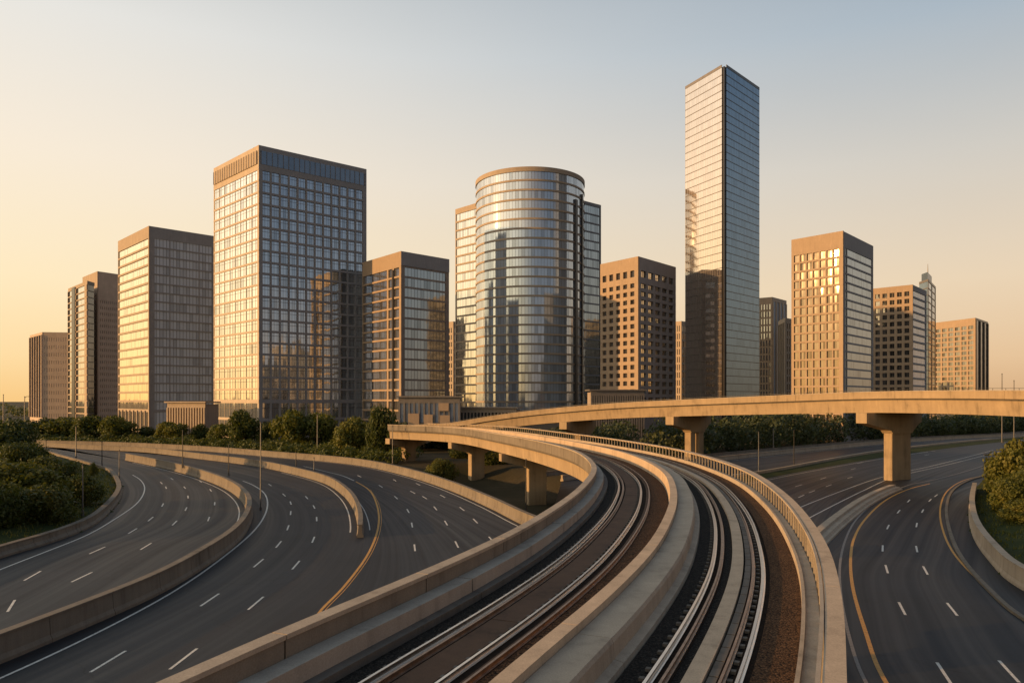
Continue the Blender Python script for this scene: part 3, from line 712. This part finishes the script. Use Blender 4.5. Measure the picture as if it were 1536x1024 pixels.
# stepped tower
b = Bld('office_tower', (125, 416), (147, 407), (178, 411.5), 380, 'stepped brown tower with vertical glass strips, second from the far left', core='brown')
zt = b.zt
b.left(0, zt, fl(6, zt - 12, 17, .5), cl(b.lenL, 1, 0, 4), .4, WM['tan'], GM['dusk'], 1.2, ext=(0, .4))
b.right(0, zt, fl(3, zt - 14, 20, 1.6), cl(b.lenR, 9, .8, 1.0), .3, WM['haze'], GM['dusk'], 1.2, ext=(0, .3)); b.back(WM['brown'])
zs = 13 + (600 - 426) / F * 376
Lq = far(103, 436, 392); Mq = far(131.5, 426, 366); Rq = far(141, 422, 372)
for P in (Lq, Mq, Rq): P.z = 0
Kq = Lq + Rq - Mq; c = (Lq + Mq + Rq + Kq) / 4
m = MB(); m.prism([(p.x, p.y) for p in [q + (c - q).normalized() * .4 for q in (Mq, Rq, Kq, Lq)]], -.5, zs - .5); m.build('wing', WM['brown'], b.root)
Lh = (Mq - Lq).length
facade(b.root, Lq, Mq, 0, zs, fl(3, zs - 1.5, 21, .6), [(.6, Lh * .24), (Lh * .46, Lh * .9)], .3, WM['tan'], GM['mirror'], 1.2, ext=(0, .3), pdepth=.55)
facade(b.root, Mq, Rq, 0, zs, fl(3, zs - 1.5, 21, .4), None, .3, WM['dark'], GM['black'], 1.2)
u, L, n = pline(Lq, Mq); m = MB(); m.box(Lq + u * (L * .26) + n * .56, u * (L * .17), n * .3, Vector((0, 0, zs - .8))); m.build('recess_panel', WM['dark'], b.root)

# far-left finned block
b = Bld('office_block', (45.5, 503), (64, 498), (102, 498.5), 420, 'pale low block with vertical fins, farthest left on the skyline', core='brown')
zt = b.zt
b.left(0, zt, [(3, zt - 1.5)], cl(b.lenL, 5, .8), .25, WM['haze'], GM['dusk'], 1.2, ext=(0, .25), pdepth=.8)
b.right(0, zt, fl(2, zt - 2, 11, 2.3), cl(b.lenR, 10, 1.0), .25, WM['haze'], GM['slate'], 1.2, ext=(0, .25)); b.back(WM['tan'])

# dark glass tower between grid tower and drum
b = Bld('office_tower', (545, 394), (602, 377), (672, 389), 236, 'brown capped glass tower standing between the grid tower and the round tower')
zt = b.zt; L = b.lenL; rows = fl(3, zt - 4.7, 16, .6)
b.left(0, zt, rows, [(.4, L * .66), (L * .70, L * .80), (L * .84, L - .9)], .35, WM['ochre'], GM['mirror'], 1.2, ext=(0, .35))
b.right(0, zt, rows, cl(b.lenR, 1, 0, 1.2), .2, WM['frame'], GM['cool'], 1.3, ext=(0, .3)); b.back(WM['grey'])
u, Lr, n = pline(b.M, b.R); m = MB(); m.box(b.M - u * .35 + n * .302 + Vector((0, 0, zt - 4.5)), u * (Lr + .6), n * .12, Vector((0, 0, 4.5))); m.build('crown_panel', WM['grey'], b.root)
u, Lr, n = pline(b.L, b.M); m = MB(); m.box(b.L + u * (Lr * .805) + n * .36, u * .9, n * .25, Vector((0, 0, zt - 5.5))); m.build('recess_panel', WM['dark'], b.root)

# round tower
rc = Vector((7.9, 322, 0)); RR = 23.6; ztop = 13 + 350 * 298.4 / F
RT = thing('round_tower', rc, 'cylindrical mirrored office tower with lower rectangular wings, centre of the skyline', 'building')
wl = Vector((-26.4, 344.5, 0)); wm = Vector((7.5, 308, 0)); wr = Vector((40.7, 337, 0)); wz = 13 + 89.5
wk = wl + wr - wm; c = (wl + wm + wr + wk) / 4
WG = bpy.data.objects.new('wing', None); COL.objects.link(WG); WG.parent = RT
m = MB(); m.prism([(p.x, p.y) for p in [q + (c - q).normalized() * .45 for q in (wm, wr, wk, wl)]], -.5, wz - .6); m.build('core', WM['grey'], WG)
Lw = (wm - wl).length
facade(WG, wl, wm, 0, wz, fl(4, wz - 2.2, 24, .75), [(.5, Lw - .5)], .3, WM['tan'], GM['mirror'], 1.2, wname='window')
Lw = (wr - wm).length
facade(WG, wm, wr, 0, wz, fl(4, wz - 1.2, 24, .6), [(.5, Lw - .5)], .3, WM['grey'], GM['cool'], 1.2, wname='window')
def ring(mb, r0, r1, z0, z1, n=112):
    P = [(math.cos(2 * math.pi * i / n), math.sin(2 * math.pi * i / n)) for i in range(n)]; vs = []
    for (r, z) in ((r0, z0), (r1, z0), (r1, z1), (r0, z1)): vs += [(rc.x + r * a, rc.y + r * q, z) for a, q in P]
    fs = []
    for kk in range(4):
        for i in range(n): fs.append((kk * n + i, kk * n + (i + 1) % n, ((kk + 1) % 4) * n + (i + 1) % n, ((kk + 1) % 4) * n + i))
    mb.mesh(vs, fs)
rows = fl(4.5, ztop - 1.5, 26, .75); mb = MB(); n = 112
zz = [0] + [q for r in rows for q in r] + [ztop]
for i in range(0, len(zz), 2): ring(mb, RR - .3, RR + (.26 if i < len(zz) - 2 else .34), zz[i], zz[i + 1])
mb.build('spandrel', WM['tan'], RT)
for ri, (z0, z1) in enumerate(rows):
    mb = MB()
    for i in range(n):
        a0 = 2 * math.pi * i / n; a1 = 2 * math.pi * (i + 1) / n
        p = [(rc.x + RR * math.cos(a), rc.y + RR * math.sin(a)) for a in (a0, a1)]
        mb.face([(p[0][0], p[0][1], z0), (p[1][0], p[1][1], z0), (p[1][0], p[1][1], z1), (p[0][0], p[0][1], z1)], [(i, ri), (i + .999, ri), (i + .999, ri + .999), (i, ri + .999)])
    mb.build('window_band', GM['drum'], RT)
mb = MB(); mb.prism([(rc.x + (RR - .35) * math.cos(2 * math.pi * i / 64), rc.y + (RR - .35) * math.sin(2 * math.pi * i / 64)) for i in range(64)], -.5, ztop - .5); mb.build('core', WM['dark'], RT)
for aa, w in ((-38, 1.5), (-24, .8)):
    a = R(aa); dr = Vector((math.cos(a), math.sin(a), 0)); tg = Vector((-dr.y, dr.x, 0)); mb = MB()
    mb.box(rc + dr * (RR - .2) - tg * (w / 2), tg * w, dr * 1.0, Vector((0, 0, ztop - 11 if aa == -38 else wz - 2))); mb.build('fin', WM['dark'], RT)  # raised dark strip painted in place of a shaded upright recess

# punched-window block right of the drum
b = Bld('office_block', (902, 396.6), (957, 385), (1011, 400.6), 250, 'ochre stone block with small punched windows right of the round tower')
zt = b.zt; cnt = [100]; rows = fl(9, zt - 8.3, 16, 1.2) + [(zt - 6.8, zt - 4.5)]
b.left(0, zt, rows, cl(b.lenL, 5, 1.5, 1.2), .55, WM['ochre'], GM['punch'], 1, ext=(0, .55), cell=True, count=cnt)
b.right(0, zt, rows, cl(b.lenR, 5, 1.4, 1.2), .5, WM['grey'], GM['punch'], 1, ext=(0, .5), cell=True, count=cnt); b.back(WM['grey'])
# small setback block behind
b = Bld('office_block', (1009, 483), (1022, 481.5), (1040, 484), 420, 'small hazy block glimpsed between the punched window block and the slim tower')
b.left(0, b.zt, fl(3, b.zt - 2, 12, 1.2), cl(b.lenL, 4, .8), .3, WM['tan'], GM['punch'], 1, ext=(0, .3)); b.right(0, b.zt, fl(3, b.zt - 2, 12, 1.2), cl(b.lenR, 5, .9), .3, WM['tan'], GM['punch'], 1)
b = Bld('office_block', (664, 484), (680, 482), (720, 488), 410, 'low tan block glimpsed between the brown capped tower and the round tower')
b.left(0, b.zt, fl(3, b.zt - 3, 13, 1.2), cl(b.lenL, 5, .8), .3, WM['tan'], GM['punch'], 1, ext=(0, .3)); b.right(0, b.zt, fl(3, b.zt - 3, 13, 1.2), cl(b.lenR, 8, .9), .3, WM['tan'], GM['punch'], 1)

# slim mirrored tower
b = Bld('glass_tower', (1028, 130), (1086.5, 95), (1139, 131.4), 255, 'tallest slim mirrored tower with a dark notch down its corner', core='dark')
zt = b.zt; uL, LL, nL = pline(b.L, b.M); uR, LR, nR = pline(b.M, b.R); rows = fl(0, zt - .9, 48, .22)
facade(b.root, b.L, b.M - uL * 1.3, 0, zt, rows, None, .08, WM['frame'], GM['tower_sunset'], 1.25, wname='window')
facade(b.root, b.M + uR * 1.5, b.R, 0, zt, rows, None, .08, WM['dark'], GM['tower_sky'], 1.25, wname='window'); b.back(WM['dark'])
# (the recess between the two glass skins is the core's dark corner)
m = MB(); m.tube([b.c + Vector((0, 0, zt - .5)), b.c + Vector((0, 0, zt + 2.4))], .09, 6); m.build('mast', M['dark_metal'], b.root)

# slivers behind it
b = Bld('office_block', (1139, 447), (1158, 445.5), (1179, 451), 375, 'brown slab with vertical fins directly right of the slim tower', core='brown')
b.left(0, b.zt, fl(3, b.zt - 3, 16, .9), cl(b.lenL, 4, .7), .3, WM['ochre'], GM['dusk'], 1, ext=(0, .3), pdepth=.5); b.right(0, b.zt, [(3, b.zt - 2)], cl(b.lenR, 4, 1.0), .3, WM['haze'], GM['slate'], 1.2, pdepth=.6); b.back(WM['brown'])
b = Bld('office_block', (1168, 482), (1178, 476.8), (1192, 479), 350, 'narrow low tan block tucked against the left side of the seven bay tower', core='brown')
b.left(0, b.zt, [(3, b.zt - 2)], cl(b.lenL, 3, .7), .3, WM['tan'], GM['dusk'], 1, ext=(0, .3), pdepth=.5); b.right(0, b.zt, fl(3, b.zt - 2, 13, 1), cl(b.lenR, 4, .9), .3, WM['tan'], GM['punch'], 1); b.back(WM['tan'])

# seven bay tower
b = Bld('office_tower', (1188, 360), (1263.5, 346.6), (1308.6, 369), 225, 'ochre tower with seven window bays and blank crown right of the slim tower')
zt = b.zt; cnt = [80]; rows = fl(6, zt - 5.0, 19, .6)
b.left(0, zt, rows, cl(b.lenL, 7, .45, .9), .4, WM['ochre'], GM['bronze'], b.lenL / 14, ext=(0, .4), cell=True, count=cnt)
b.right(0, zt, fl(4, zt - 4.6, 21, .5), [(2.3, 3.6), (4.1, b.lenR - .8)], .2, WM['grey'], GM['cool'], 1.1, ext=(0, .3)); b.back(WM['grey'])

# five bay block
b = Bld('office_block', (1310, 433), (1368, 427), (1388.6, 436.4), 325, 'orange lit five bay block right of the seven bay tower')
zt = b.zt; cnt = [75]; rows = fl(3, zt - 2.2, 18, 1.25)
b.left(0, zt, rows, cl(b.lenL, 5, 1.1, 1.0), .45, WM['ochre'], GM['punch'], 1, ext=(0, .45), cell=True, count=cnt)
b.right(0, zt, fl(3, zt - 2, 18, .8), cl(b.lenR, 1, 0, .8), .3, WM['grey'], GM['slate'], 1.1, ext=(0, .3)); b.back(WM['grey'])

# slender glass tower with antenna
b = Bld('glass_tower', (1379, 423), (1392, 418.5), (1403, 430), 400, 'slender teal glass tower with stepped top and antenna behind the five bay block', core='dark')
zt = b.zt
b.left(0, zt, fl(3, zt - 1, 20, .5), None, .15, WM['frame'], GM['cool'], 1.1, ext=(0, .25)); b.right(0, zt, fl(3, zt - 1, 20, .4), cl(b.lenR, 2, .8), .25, WM['dark'], GM['tower_sky'], 1.1); b.back(WM['dark'])
b.box('crown', .6, .6, b.lenR * .55, b.lenL * .7, zt - .7, zt + 4.0, plain('spire_cladding', (.10, .13, .16), .3, .6, .1, .5))
p = b.M + (b.c - b.M) * .35; m = MB(); m.tube([p + Vector((0, 0, zt + 3.9)), p + Vector((0, 0, zt + 6)), p + Vector((0, 0, zt + 9.5))], [.28, .22, .10], 6); m.build('antenna', M['steel'], b.root)

# six bay block far right
b = Bld('office_block', (1402.6, 484), (1463, 476.6), (1481.4, 483), 460, 'six bay ochre block with dark fins, farthest right on the skyline')
zt = b.zt; cnt = [84]; rows = fl(3, zt - 4.2, 18, 1.0)
b.left(0, zt, rows, cl(b.lenL, 6, 1.3, 1.1), .4, WM['ochre'], GM['punch'], 1, ext=(0, .4), cell=True, count=cnt)
b.right(0, zt, [(3, zt - 1.2)], cl(b.lenR, 3, 1.2), .3, WM['dark'], GM['black'], 1.1, pdepth=.7); b.back(WM['dark'])

# low buildings at the feet of the towers
def low(name, px0, px1, d0, d1, ytop, label, nfin, wm, gm, rows=2, panels=()):
    P0 = far(px0, ytop, d0); P1 = far(px1, ytop, d1); zt = P0.z; P0.z = P1.z = 0
    u, L, n = pline(P0, P1); rt = thing(name, P0, label, 'building')
    m = MB(); m.box(P0 - n * .3 + u * .3, u * (L - .6), -n * 6, Vector((0, 0, zt - .5))); m.build('core', WM['brown'], rt)
    facade(rt, P0, P1, 0, zt, fl(.6, zt - 1.3, rows, .5), cl(L, nfin, .5), .4, wm, gm, L / nfin, pdepth=.7)
    m = MB(); m.box(P0 - u * .6 + n * 1.1 + Vector((0, 0, zt + .003)), u * (L + 1.2), -n * 7.5, Vector((0, 0, .45))); m.build('roof', wm, rt)
    for a, w, z0, z1 in panels:
        m = MB(); m.box(P0 + u * (a * L) + n * .72 + Vector((0, 0, z0)), u * (w * L), n * .3, Vector((0, 0, z1 - z0))); m.build('wall_panel', WM['ochre'], rt)
low('portico_building', 252, 309, 236, 232, 604, 'low portico with slender columns and flat roof between two left towers', 14, WM['tan'], GM['black'], 1)
low('podium_building', 598, 690, 206, 206, 596, 'low dark glass podium with orange wall panels at the foot of the round tower', 12, WM['frame'], GM['slate'], 2, ((.16, .18, 5.5, 9.3), (.42, .14, 5.0, 9.0), (.68, .16, 5.2, 8.8), (.66, .16, 10.0, 12.2)))
low('podium_building', 886, 966, 240, 242, 586, 'dark ribbed podium in front of the punched window block', 22, WM['frame'], GM['dusk'], 2)
low('podium_building', 690, 775, 268, 262, 612, 'low tan colonnade at the foot of the round tower behind the flyover', 16, WM['tan'], GM['black'], 2)

# ------------------------------------------------------------------ trees and shrubs
def crown_mesh(name, mat, seed, n, size, nl=12, squash=.8, low=.0):
    rr = random.Random(seed); lob = []
    for i in range(nl):
        a = rr.uniform(0, 6.28); e = rr.uniform(-.45, 1.0); q = math.sqrt(max(0, 1 - e * e)) * rr.uniform(.35, .66)
        lob.append((Vector((math.cos(a) * q, math.sin(a) * q, e * .58 * squash)), rr.uniform(.30, .46)))
    lob.append((Vector((0, 0, .05)), .6))
    mb = MB()
    for _ in range(n):
        c, r = rr.choice(lob)
        dv = Vector((rr.gauss(0, 1), rr.gauss(0, 1), rr.gauss(0, 1))).normalized()
        p = c + dv * (r * rr.uniform(.62, 1.06)); p.z *= .95
        if p.z < -.62: continue
        nrm = (dv + Vector((rr.gauss(0, .7), rr.gauss(0, .7), rr.gauss(0, .7)))).normalized()
        a = nrm.orthogonal().normalized(); a = Matrix.Rotation(rr.uniform(0, 6.28), 3, nrm) @ a; b2 = nrm.cross(a)
        s1 = size * rr.uniform(.6, 1.25); s2 = s1 * rr.uniform(.45, .75)
        mb.face([p - a * s1, p - b2 * s2, p + a * s1, p + b2 * s2])
    zs = sorted(v[2] for v in mb.v); z0 = zs[len(zs) // 100]; z1 = zs[-len(zs) // 200]
    rs = sorted(math.hypot(v[0], v[1]) for v in mb.v); r1 = rs[int(len(rs) * .985)]
    me = bpy.data.meshes.new(name)      # unit crown: radius 1, height 1 about its middle
    me.from_pydata([(v[0] / r1, v[1] / r1, (v[2] - z0) / (z1 - z0) - .5) for v in mb.v], [], mb.f); me.materials.append(mat); me.update(); return me
CR = [crown_mesh('crown_mesh', M['leaf_a'], s, 4200, .062) for s in (1, 2, 3)] + [crown_mesh('crown_mesh', M['leaf_b'], s, 4200, .062) for s in (4, 5)]
SH = [crown_mesh('foliage_mesh', M['leaf_c'], s, 9000, .040, 16, .75) for s in (11, 12)] + [crown_mesh('foliage_mesh', M['leaf_b'], 13, 9000, .042, 16, .75)]
def trunk_mesh(seed):
    rr = random.Random(seed); mb = MB()
    mb.tube([(0, 0, -.3), (.05, .02, .25), (.02, -.03, .62), (0, 0, 1.0)], [.085, .06, .05, .035], 7)
    for i in range(4):
        a = i * 1.6 + rr.uniform(0, .8)
        mb.tube([(.02, 0, .5 + .08 * i), (.35 * math.cos(a), .35 * math.sin(a), .85 + .1 * i), (.75 * math.cos(a), .75 * math.sin(a), 1.25 + .1 * i)], [.035, .024, .008], 5)
    me = bpy.data.meshes.new('trunk_mesh'); me.from_pydata(mb.v, [], mb.f); me.materials.append(M['bark']); me.update(); return me
TK = [trunk_mesh(s) for s in (1, 2)]
def part_obj(name, me, parent, loc, sc, rz=0):
    o = bpy.data.objects.new(name, me); COL.objects.link(o); o.parent = parent; o.location = loc; o.scale = sc; o.rotation_euler = (0, 0, rz); return o
def tree(px, d, ytop, wpx, k, label, group, zb=0.0, name='leafy_tree', cat='tree', hfrac=.84):
    x = (px - CX) / F * d; zt = H + (HY - ytop) / F * d; h = zt - zb; w = wpx / F * d / 2
    r = thing(name, Vector((x, d, zb)), label, cat, group)
    rz = random.uniform(0, 6.28); ch = h * hfrac
    part_obj('crown', CR[k], r, (0, 0, h - ch * .5), (w, w, ch), rz)
    part_obj('trunk', TK[k % 2], r, (0, 0, 0), (w * .7, w * .7, h * .45), rz)
    return r
def shrub(px, d, ytop, wpx, k, label, group, zb=.6):
    x = (px - CX) / F * d; zt = H + (HY - ytop) / F * d; h = zt - zb; w = wpx / F * d / 2
    r = thing('shrub', Vector((x, d, zb)), label, 'shrub', group)
    part_obj('foliage', SH[k], r, (0, 0, h * .46), (w, w, h * 1.08), random.uniform(0, 6.28))
    part_obj('stem', TK[k % 2], r, (0, 0, -.2), (w * .3, w * .3, h * .3))
    return r
gt = 'trees along the foot of the towers'
for a in ((62, 238, 628, 62, 3, 'bushy tree below the pale finned block at the far left'),
          (98, 236, 626, 60, 0, 'green tree in front of the stepped tower\'s left wing'),
          (137, 232, 624, 52, 1, 'tree with rounded crown in front of the stepped tower'),
          (177, 230, 624, 58, 2, 'broad sunlit tree at the left foot of the ribbon window tower'),
          (222, 236, 640, 34, 3, 'small dark tree below the corner of the ribbon window tower'),
          (256, 226, 633, 50, 0, 'round low tree in front of the left end of the portico'),
          (301, 228, 636, 30, 4, 'small dark tree in front of the right end of the portico'),
          (330, 214, 636, 40, 1, 'low leafy tree at the left foot of the tall grid tower'),
          (366, 205, 616, 56, 2, 'tall leafy tree in front of the corner of the tall grid tower'),
          (404, 222, 634, 40, 4, 'shaded dark tree between two brighter trees before the grid tower'),
          (436, 190, 616, 56, 0, 'tall sunlit tree below the middle of the tall grid tower'),
          (478, 192, 620, 58, 1, 'full green tree right of the tall sunlit tree before the grid tower'),
          (524, 172, 627, 58, 2, 'round domed tree at the right foot of the grid tower'),
          (572, 166, 610, 54, 3, 'dark tall tree at the far end of the railway viaduct'),
          (548, 185, 634, 40, 4, 'dark tree half hidden behind the round domed tree'),
          (20, 225, 634, 50, 4, 'dark tree left of the far bend of the highway')):
    tree(*a, gt)
gl = 'shrubs on the left mound'
for a in ((2, 132, 628, 110, 2, 'tall dark shrub at the left picture edge behind the mound', 1.0),
          (34, 118, 664, 80, 2, 'dark shrub behind the sunlit ones on the left mound', 2.0),
          (14, 76, 693, 164, 0, 'largest shrub at the left edge of the mound', 1.5),
          (72, 88, 686, 100, 1, 'bright rounded shrub on top of the left mound', 2.0),
          (108, 86, 714, 92, 1, 'shrub spreading down the right slope of the left mound', .7),
          (50, 74, 728, 120, 2, 'dark low shrub on the lower slope of the left mound', .8),
          (-30, 68, 720, 120, 2, 'shaded shrub cut by the left edge low on the mound', 1.0),
          (140, 118, 694, 14, 0, 'tiny shrub near the tip of the left mound', .9)):
    shrub(*a[:6], gl, a[6])
gr_ = 'shrubs behind the right wall'
for a in ((1530, 92, 662, 96, 1, 'tall golden green shrub at the right edge behind the wall', 1.2),
          (1524, 80, 712, 92, 0, 'middle shrub bulging over the curved right wall', .9),
          (1545, 72, 752, 84, 1, 'lowest shrub behind the right wall at the picture edge', .8),
          (1500, 98, 716, 50, 2, 'small dark shrub at the far end of the right wall', .6),
          (1580, 85, 690, 100, 2, 'shaded shrub beyond the right picture edge', 1.2)):
    shrub(*a[:6], gr_, a[6])
shrub(662, 128, 689, 52, 0, 'rounded shrub growing under the railway viaduct', None, -1.5)
shrub(735, 152, 672, 62, 2, 'dark shrub in the shade between the two viaduct piers', None, -1.0)
shrub(700, 168, 664, 60, 2, 'leafy shrub in the shade left of the dark shrub between the viaduct piers', None, -.5)
# the far hedge under the flyover: one mass
def wood(name, label, spots, n, size, mat):
    rr = random.Random(21); mb = MB()
    for (x, y, h, w) in spots:
        for _ in range(n):
            dv = Vector((rr.gauss(0, 1), rr.gauss(0, 1), rr.gauss(0, 1))).normalized()
            q = Vector((x, y, h * .5)) + Vector((dv.x * w, dv.y * w, dv.z * h * .52)) * rr.uniform(.65, 1.05)
            if q.z < 0: continue
            nrm = (dv + Vector((rr.gauss(0, .6), rr.gauss(0, .6), rr.gauss(0, .6)))).normalized(); a = nrm.orthogonal().normalized(); b2 = nrm.cross(a); s1 = size * rr.uniform(.5, 1.2)
            mb.face([q - a * s1, q - b2 * s1 * .6, q + a * s1, q + b2 * s1 * .6])
    return tag(mb.build(name, mat), label, 'wood', kind='stuff')
rr = random.Random(5); sp = []
HF = offset(MF, -13)
for i in range(4, len(HF) - 1, 5):
    for kx in range(2):
        s = side(HF, i); p = HF[i] - s * (kx * 7 + rr.uniform(-2, 2))
        if p.x < 34: continue
        sp.append((p.x, p.y, rr.uniform(6.2, 11.5) * (1 if i < 150 else .85), rr.uniform(2.6, 5.8)))
for px in range(560, 940, 14):
    d = rr.uniform(196, 215); sp.append(((px - CX) / F * d, d, rr.uniform(4.5, 7.5), rr.uniform(3, 5)))
wood('far_trees', 'dark belt of trees beyond the far highway, seen beneath the flyover', sp, 420, .55, M['leaf_far'])
sp = []
for px in range(-300, 1900, 22):
    d = rr.uniform(480, 620); sp.append(((px - CX) / F * d, d, rr.uniform(6, 11), rr.uniform(7, 11)))
wood('far_trees', 'hazy line of distant trees behind the towers', sp, 160, 1.3, M['leaf_far'])

sp = []
HB = offset(B3, 6)
for i in range(30, len(HB) - 60, 3):
    for kx in (0, 6, 13):
        s = side(HB, i); p = HB[i] + s * (kx + rr.uniform(-2, 2))
        if p.y > 150 and p.x < -22: sp.append((p.x, p.y, rr.uniform(1.4, 3.2), rr.uniform(1.8, 3.0)))
wood('undergrowth', 'low dark undergrowth beneath the trees along the outer barrier', sp, 150, .38, M['leaf_b'])

def beyond(x, y, w, dp, h, rz, label):
    rt = thing('office_block', Vector((x, y, 0)), label, 'building', 'blocks mirrored in the glass')
    c_, s_ = math.cos(rz), math.sin(rz); u = Vector((c_, s_, 0)); v = Vector((-s_, c_, 0)); o = Vector((x, y, 0)) - u * w / 2 - v * dp / 2
    P = [o, o + u * w, o + u * w + v * dp, o + v * dp]
    q = MB(); q.prism([((p.x * .98 + x * .02), (p.y * .98 + y * .02)) for p in P], -.5, h - .6); q.build('core', WM['dark'], rt)
    for A, B in zip(P, P[1:] + P[:1]): facade(rt, A, B, 0, h, fl(2, h - 3, max(3, int(h / 4)), 1.1), cl((B - A).length, 6, 1.2), .4, WM['brown'], GM['punch'], 1)
bl = 'office block beyond the right edge, seen only mirrored in the tower glass'
for a in ((175, 95, 26, 24, 38, .3), (215, 150, 30, 26, 30, .6), (150, 5, 30, 26, 46, .2), (285, 70, 34, 30, 58, .5), (235, -50, 34, 28, 44, .9)):
    beyond(*a, bl)

# ------------------------------------------------------------------ poles
def post(px, pyb, pyt, label, zb=0.0, mat='steel', d=None, head=None, r=.07, grp='slim lamp posts along the roads'):
    if d is None: g = gnd(px, pyb, zb)
    else: g = Vector(((px - CX) / F * d, d, zb))
    zt = H + (HY - pyt) / F * g.y; h = zt - zb
    t_ = thing('lamp_post', g, label, 'lamp post', grp)
    r = max(r, g.y * .00062)
    m = MB(); m.tube([g + Vector((0, 0, .28)), g + Vector((0, 0, h * .5)), g + Vector((0, 0, h))], [r * 1.25, r, r * .75], 8); m.build('pole', M[mat], t_)
    m = MB(); m.tube([g - Vector((0, 0, .3)), g + Vector((0, 0, .279))], [r * 2.4, r * 2.0], 8); m.build('base', M['con_dark'], t_)
    m = MB(); m.tube([g + Vector((0, 0, h + .002)), g + Vector((0, 0, h + .12)), g + Vector((0, 0, h + .2))], [r * 1.3, r * 1.3, r * .4], 8); m.build('cap', M['dark_metal'], t_)
    if head:
        dx = head
        m = MB(); m.tube([g + Vector((0, 0, h * .97)), g + Vector((dx * .4, 0, h * 1.01)), g + Vector((dx, 0, h * 1.01))], r * .6, 6); a = m.build('arm', M[mat], t_)
        m = MB(); m.box(g + Vector((dx - .35, -.18, h * 1.01 - .12)), Vector((.8, 0, 0)), Vector((0, .36, 0)), Vector((0, 0, .2))); m.build('lamp_head', M['lamp'] if px == 1267 else M['dark_metal'], a)
    return t_
post(69, 679, 661, 'short dark post at the far bend left of the highway', mat='dark_metal')
post(114, 687, 640, 'slim post in front of the stepped tower beside the left bend')
post(124, 770, 698, 'pale post standing on the barrier of the grassy mound', .9)
post(153, 706, 663, 'dark post at the tip of the grassy mound', mat='dark_metal')
post(179, 721, 676, 'thin post beside the road just past the mound tip', r=.05)
post(274, 699, 646, 'dark post on the barrier below the portico', mat='dark_metal', zb=1.3)
post(343, 713, 668, 'short dark post on the barrier bend at left', mat='dark_metal')
post(391, 764, 634, 'tallest pale post beside the bend of the long barrier')
post(444, 706, 679, 'short post behind the free ended barrier', mat='dark_metal')
post(471, 711, 687, 'very thin short post beside the free ended barrier', r=.05)
post(476, 679, 622, 'tall slim post among the trees before the grid tower')
post(589, 696, 640, 'pale post at the left end of the railway viaduct')
post(789, 768, 690, 'dark post standing under the viaduct by the outer barrier', mat='dark_metal', zb=-.5)
post(1138, 709, 648, 'pale post on the median right of the balustrade')
post(1160, 676, 643, 'slim pale post beyond the far highway, left under the flyover')
post(1191, 700, 646, 'dark post on the median near the flyover pier', mat='dark_metal')
post(1267, 662, 650, 'small post with white lamp head before the dark hedge', head=.5)
post(1483, 730, 682, 'street lamp with short head left of the right shrubs', mat='dark_metal', head=-.3)
post(1503, 0, 561, 'slim lamp mast rising above the flyover parapet right of the last block', d=225)
post(1521, 0, 571, 'short lamp mast rising above the flyover parapet near the right edge', d=228)
post(5, 0, 592, 'tall thin mast against the sky at the left edge', d=260)
post(37, 0, 595, 'lamp mast with curved arm left of the pale finned block', d=255, head=1.6)
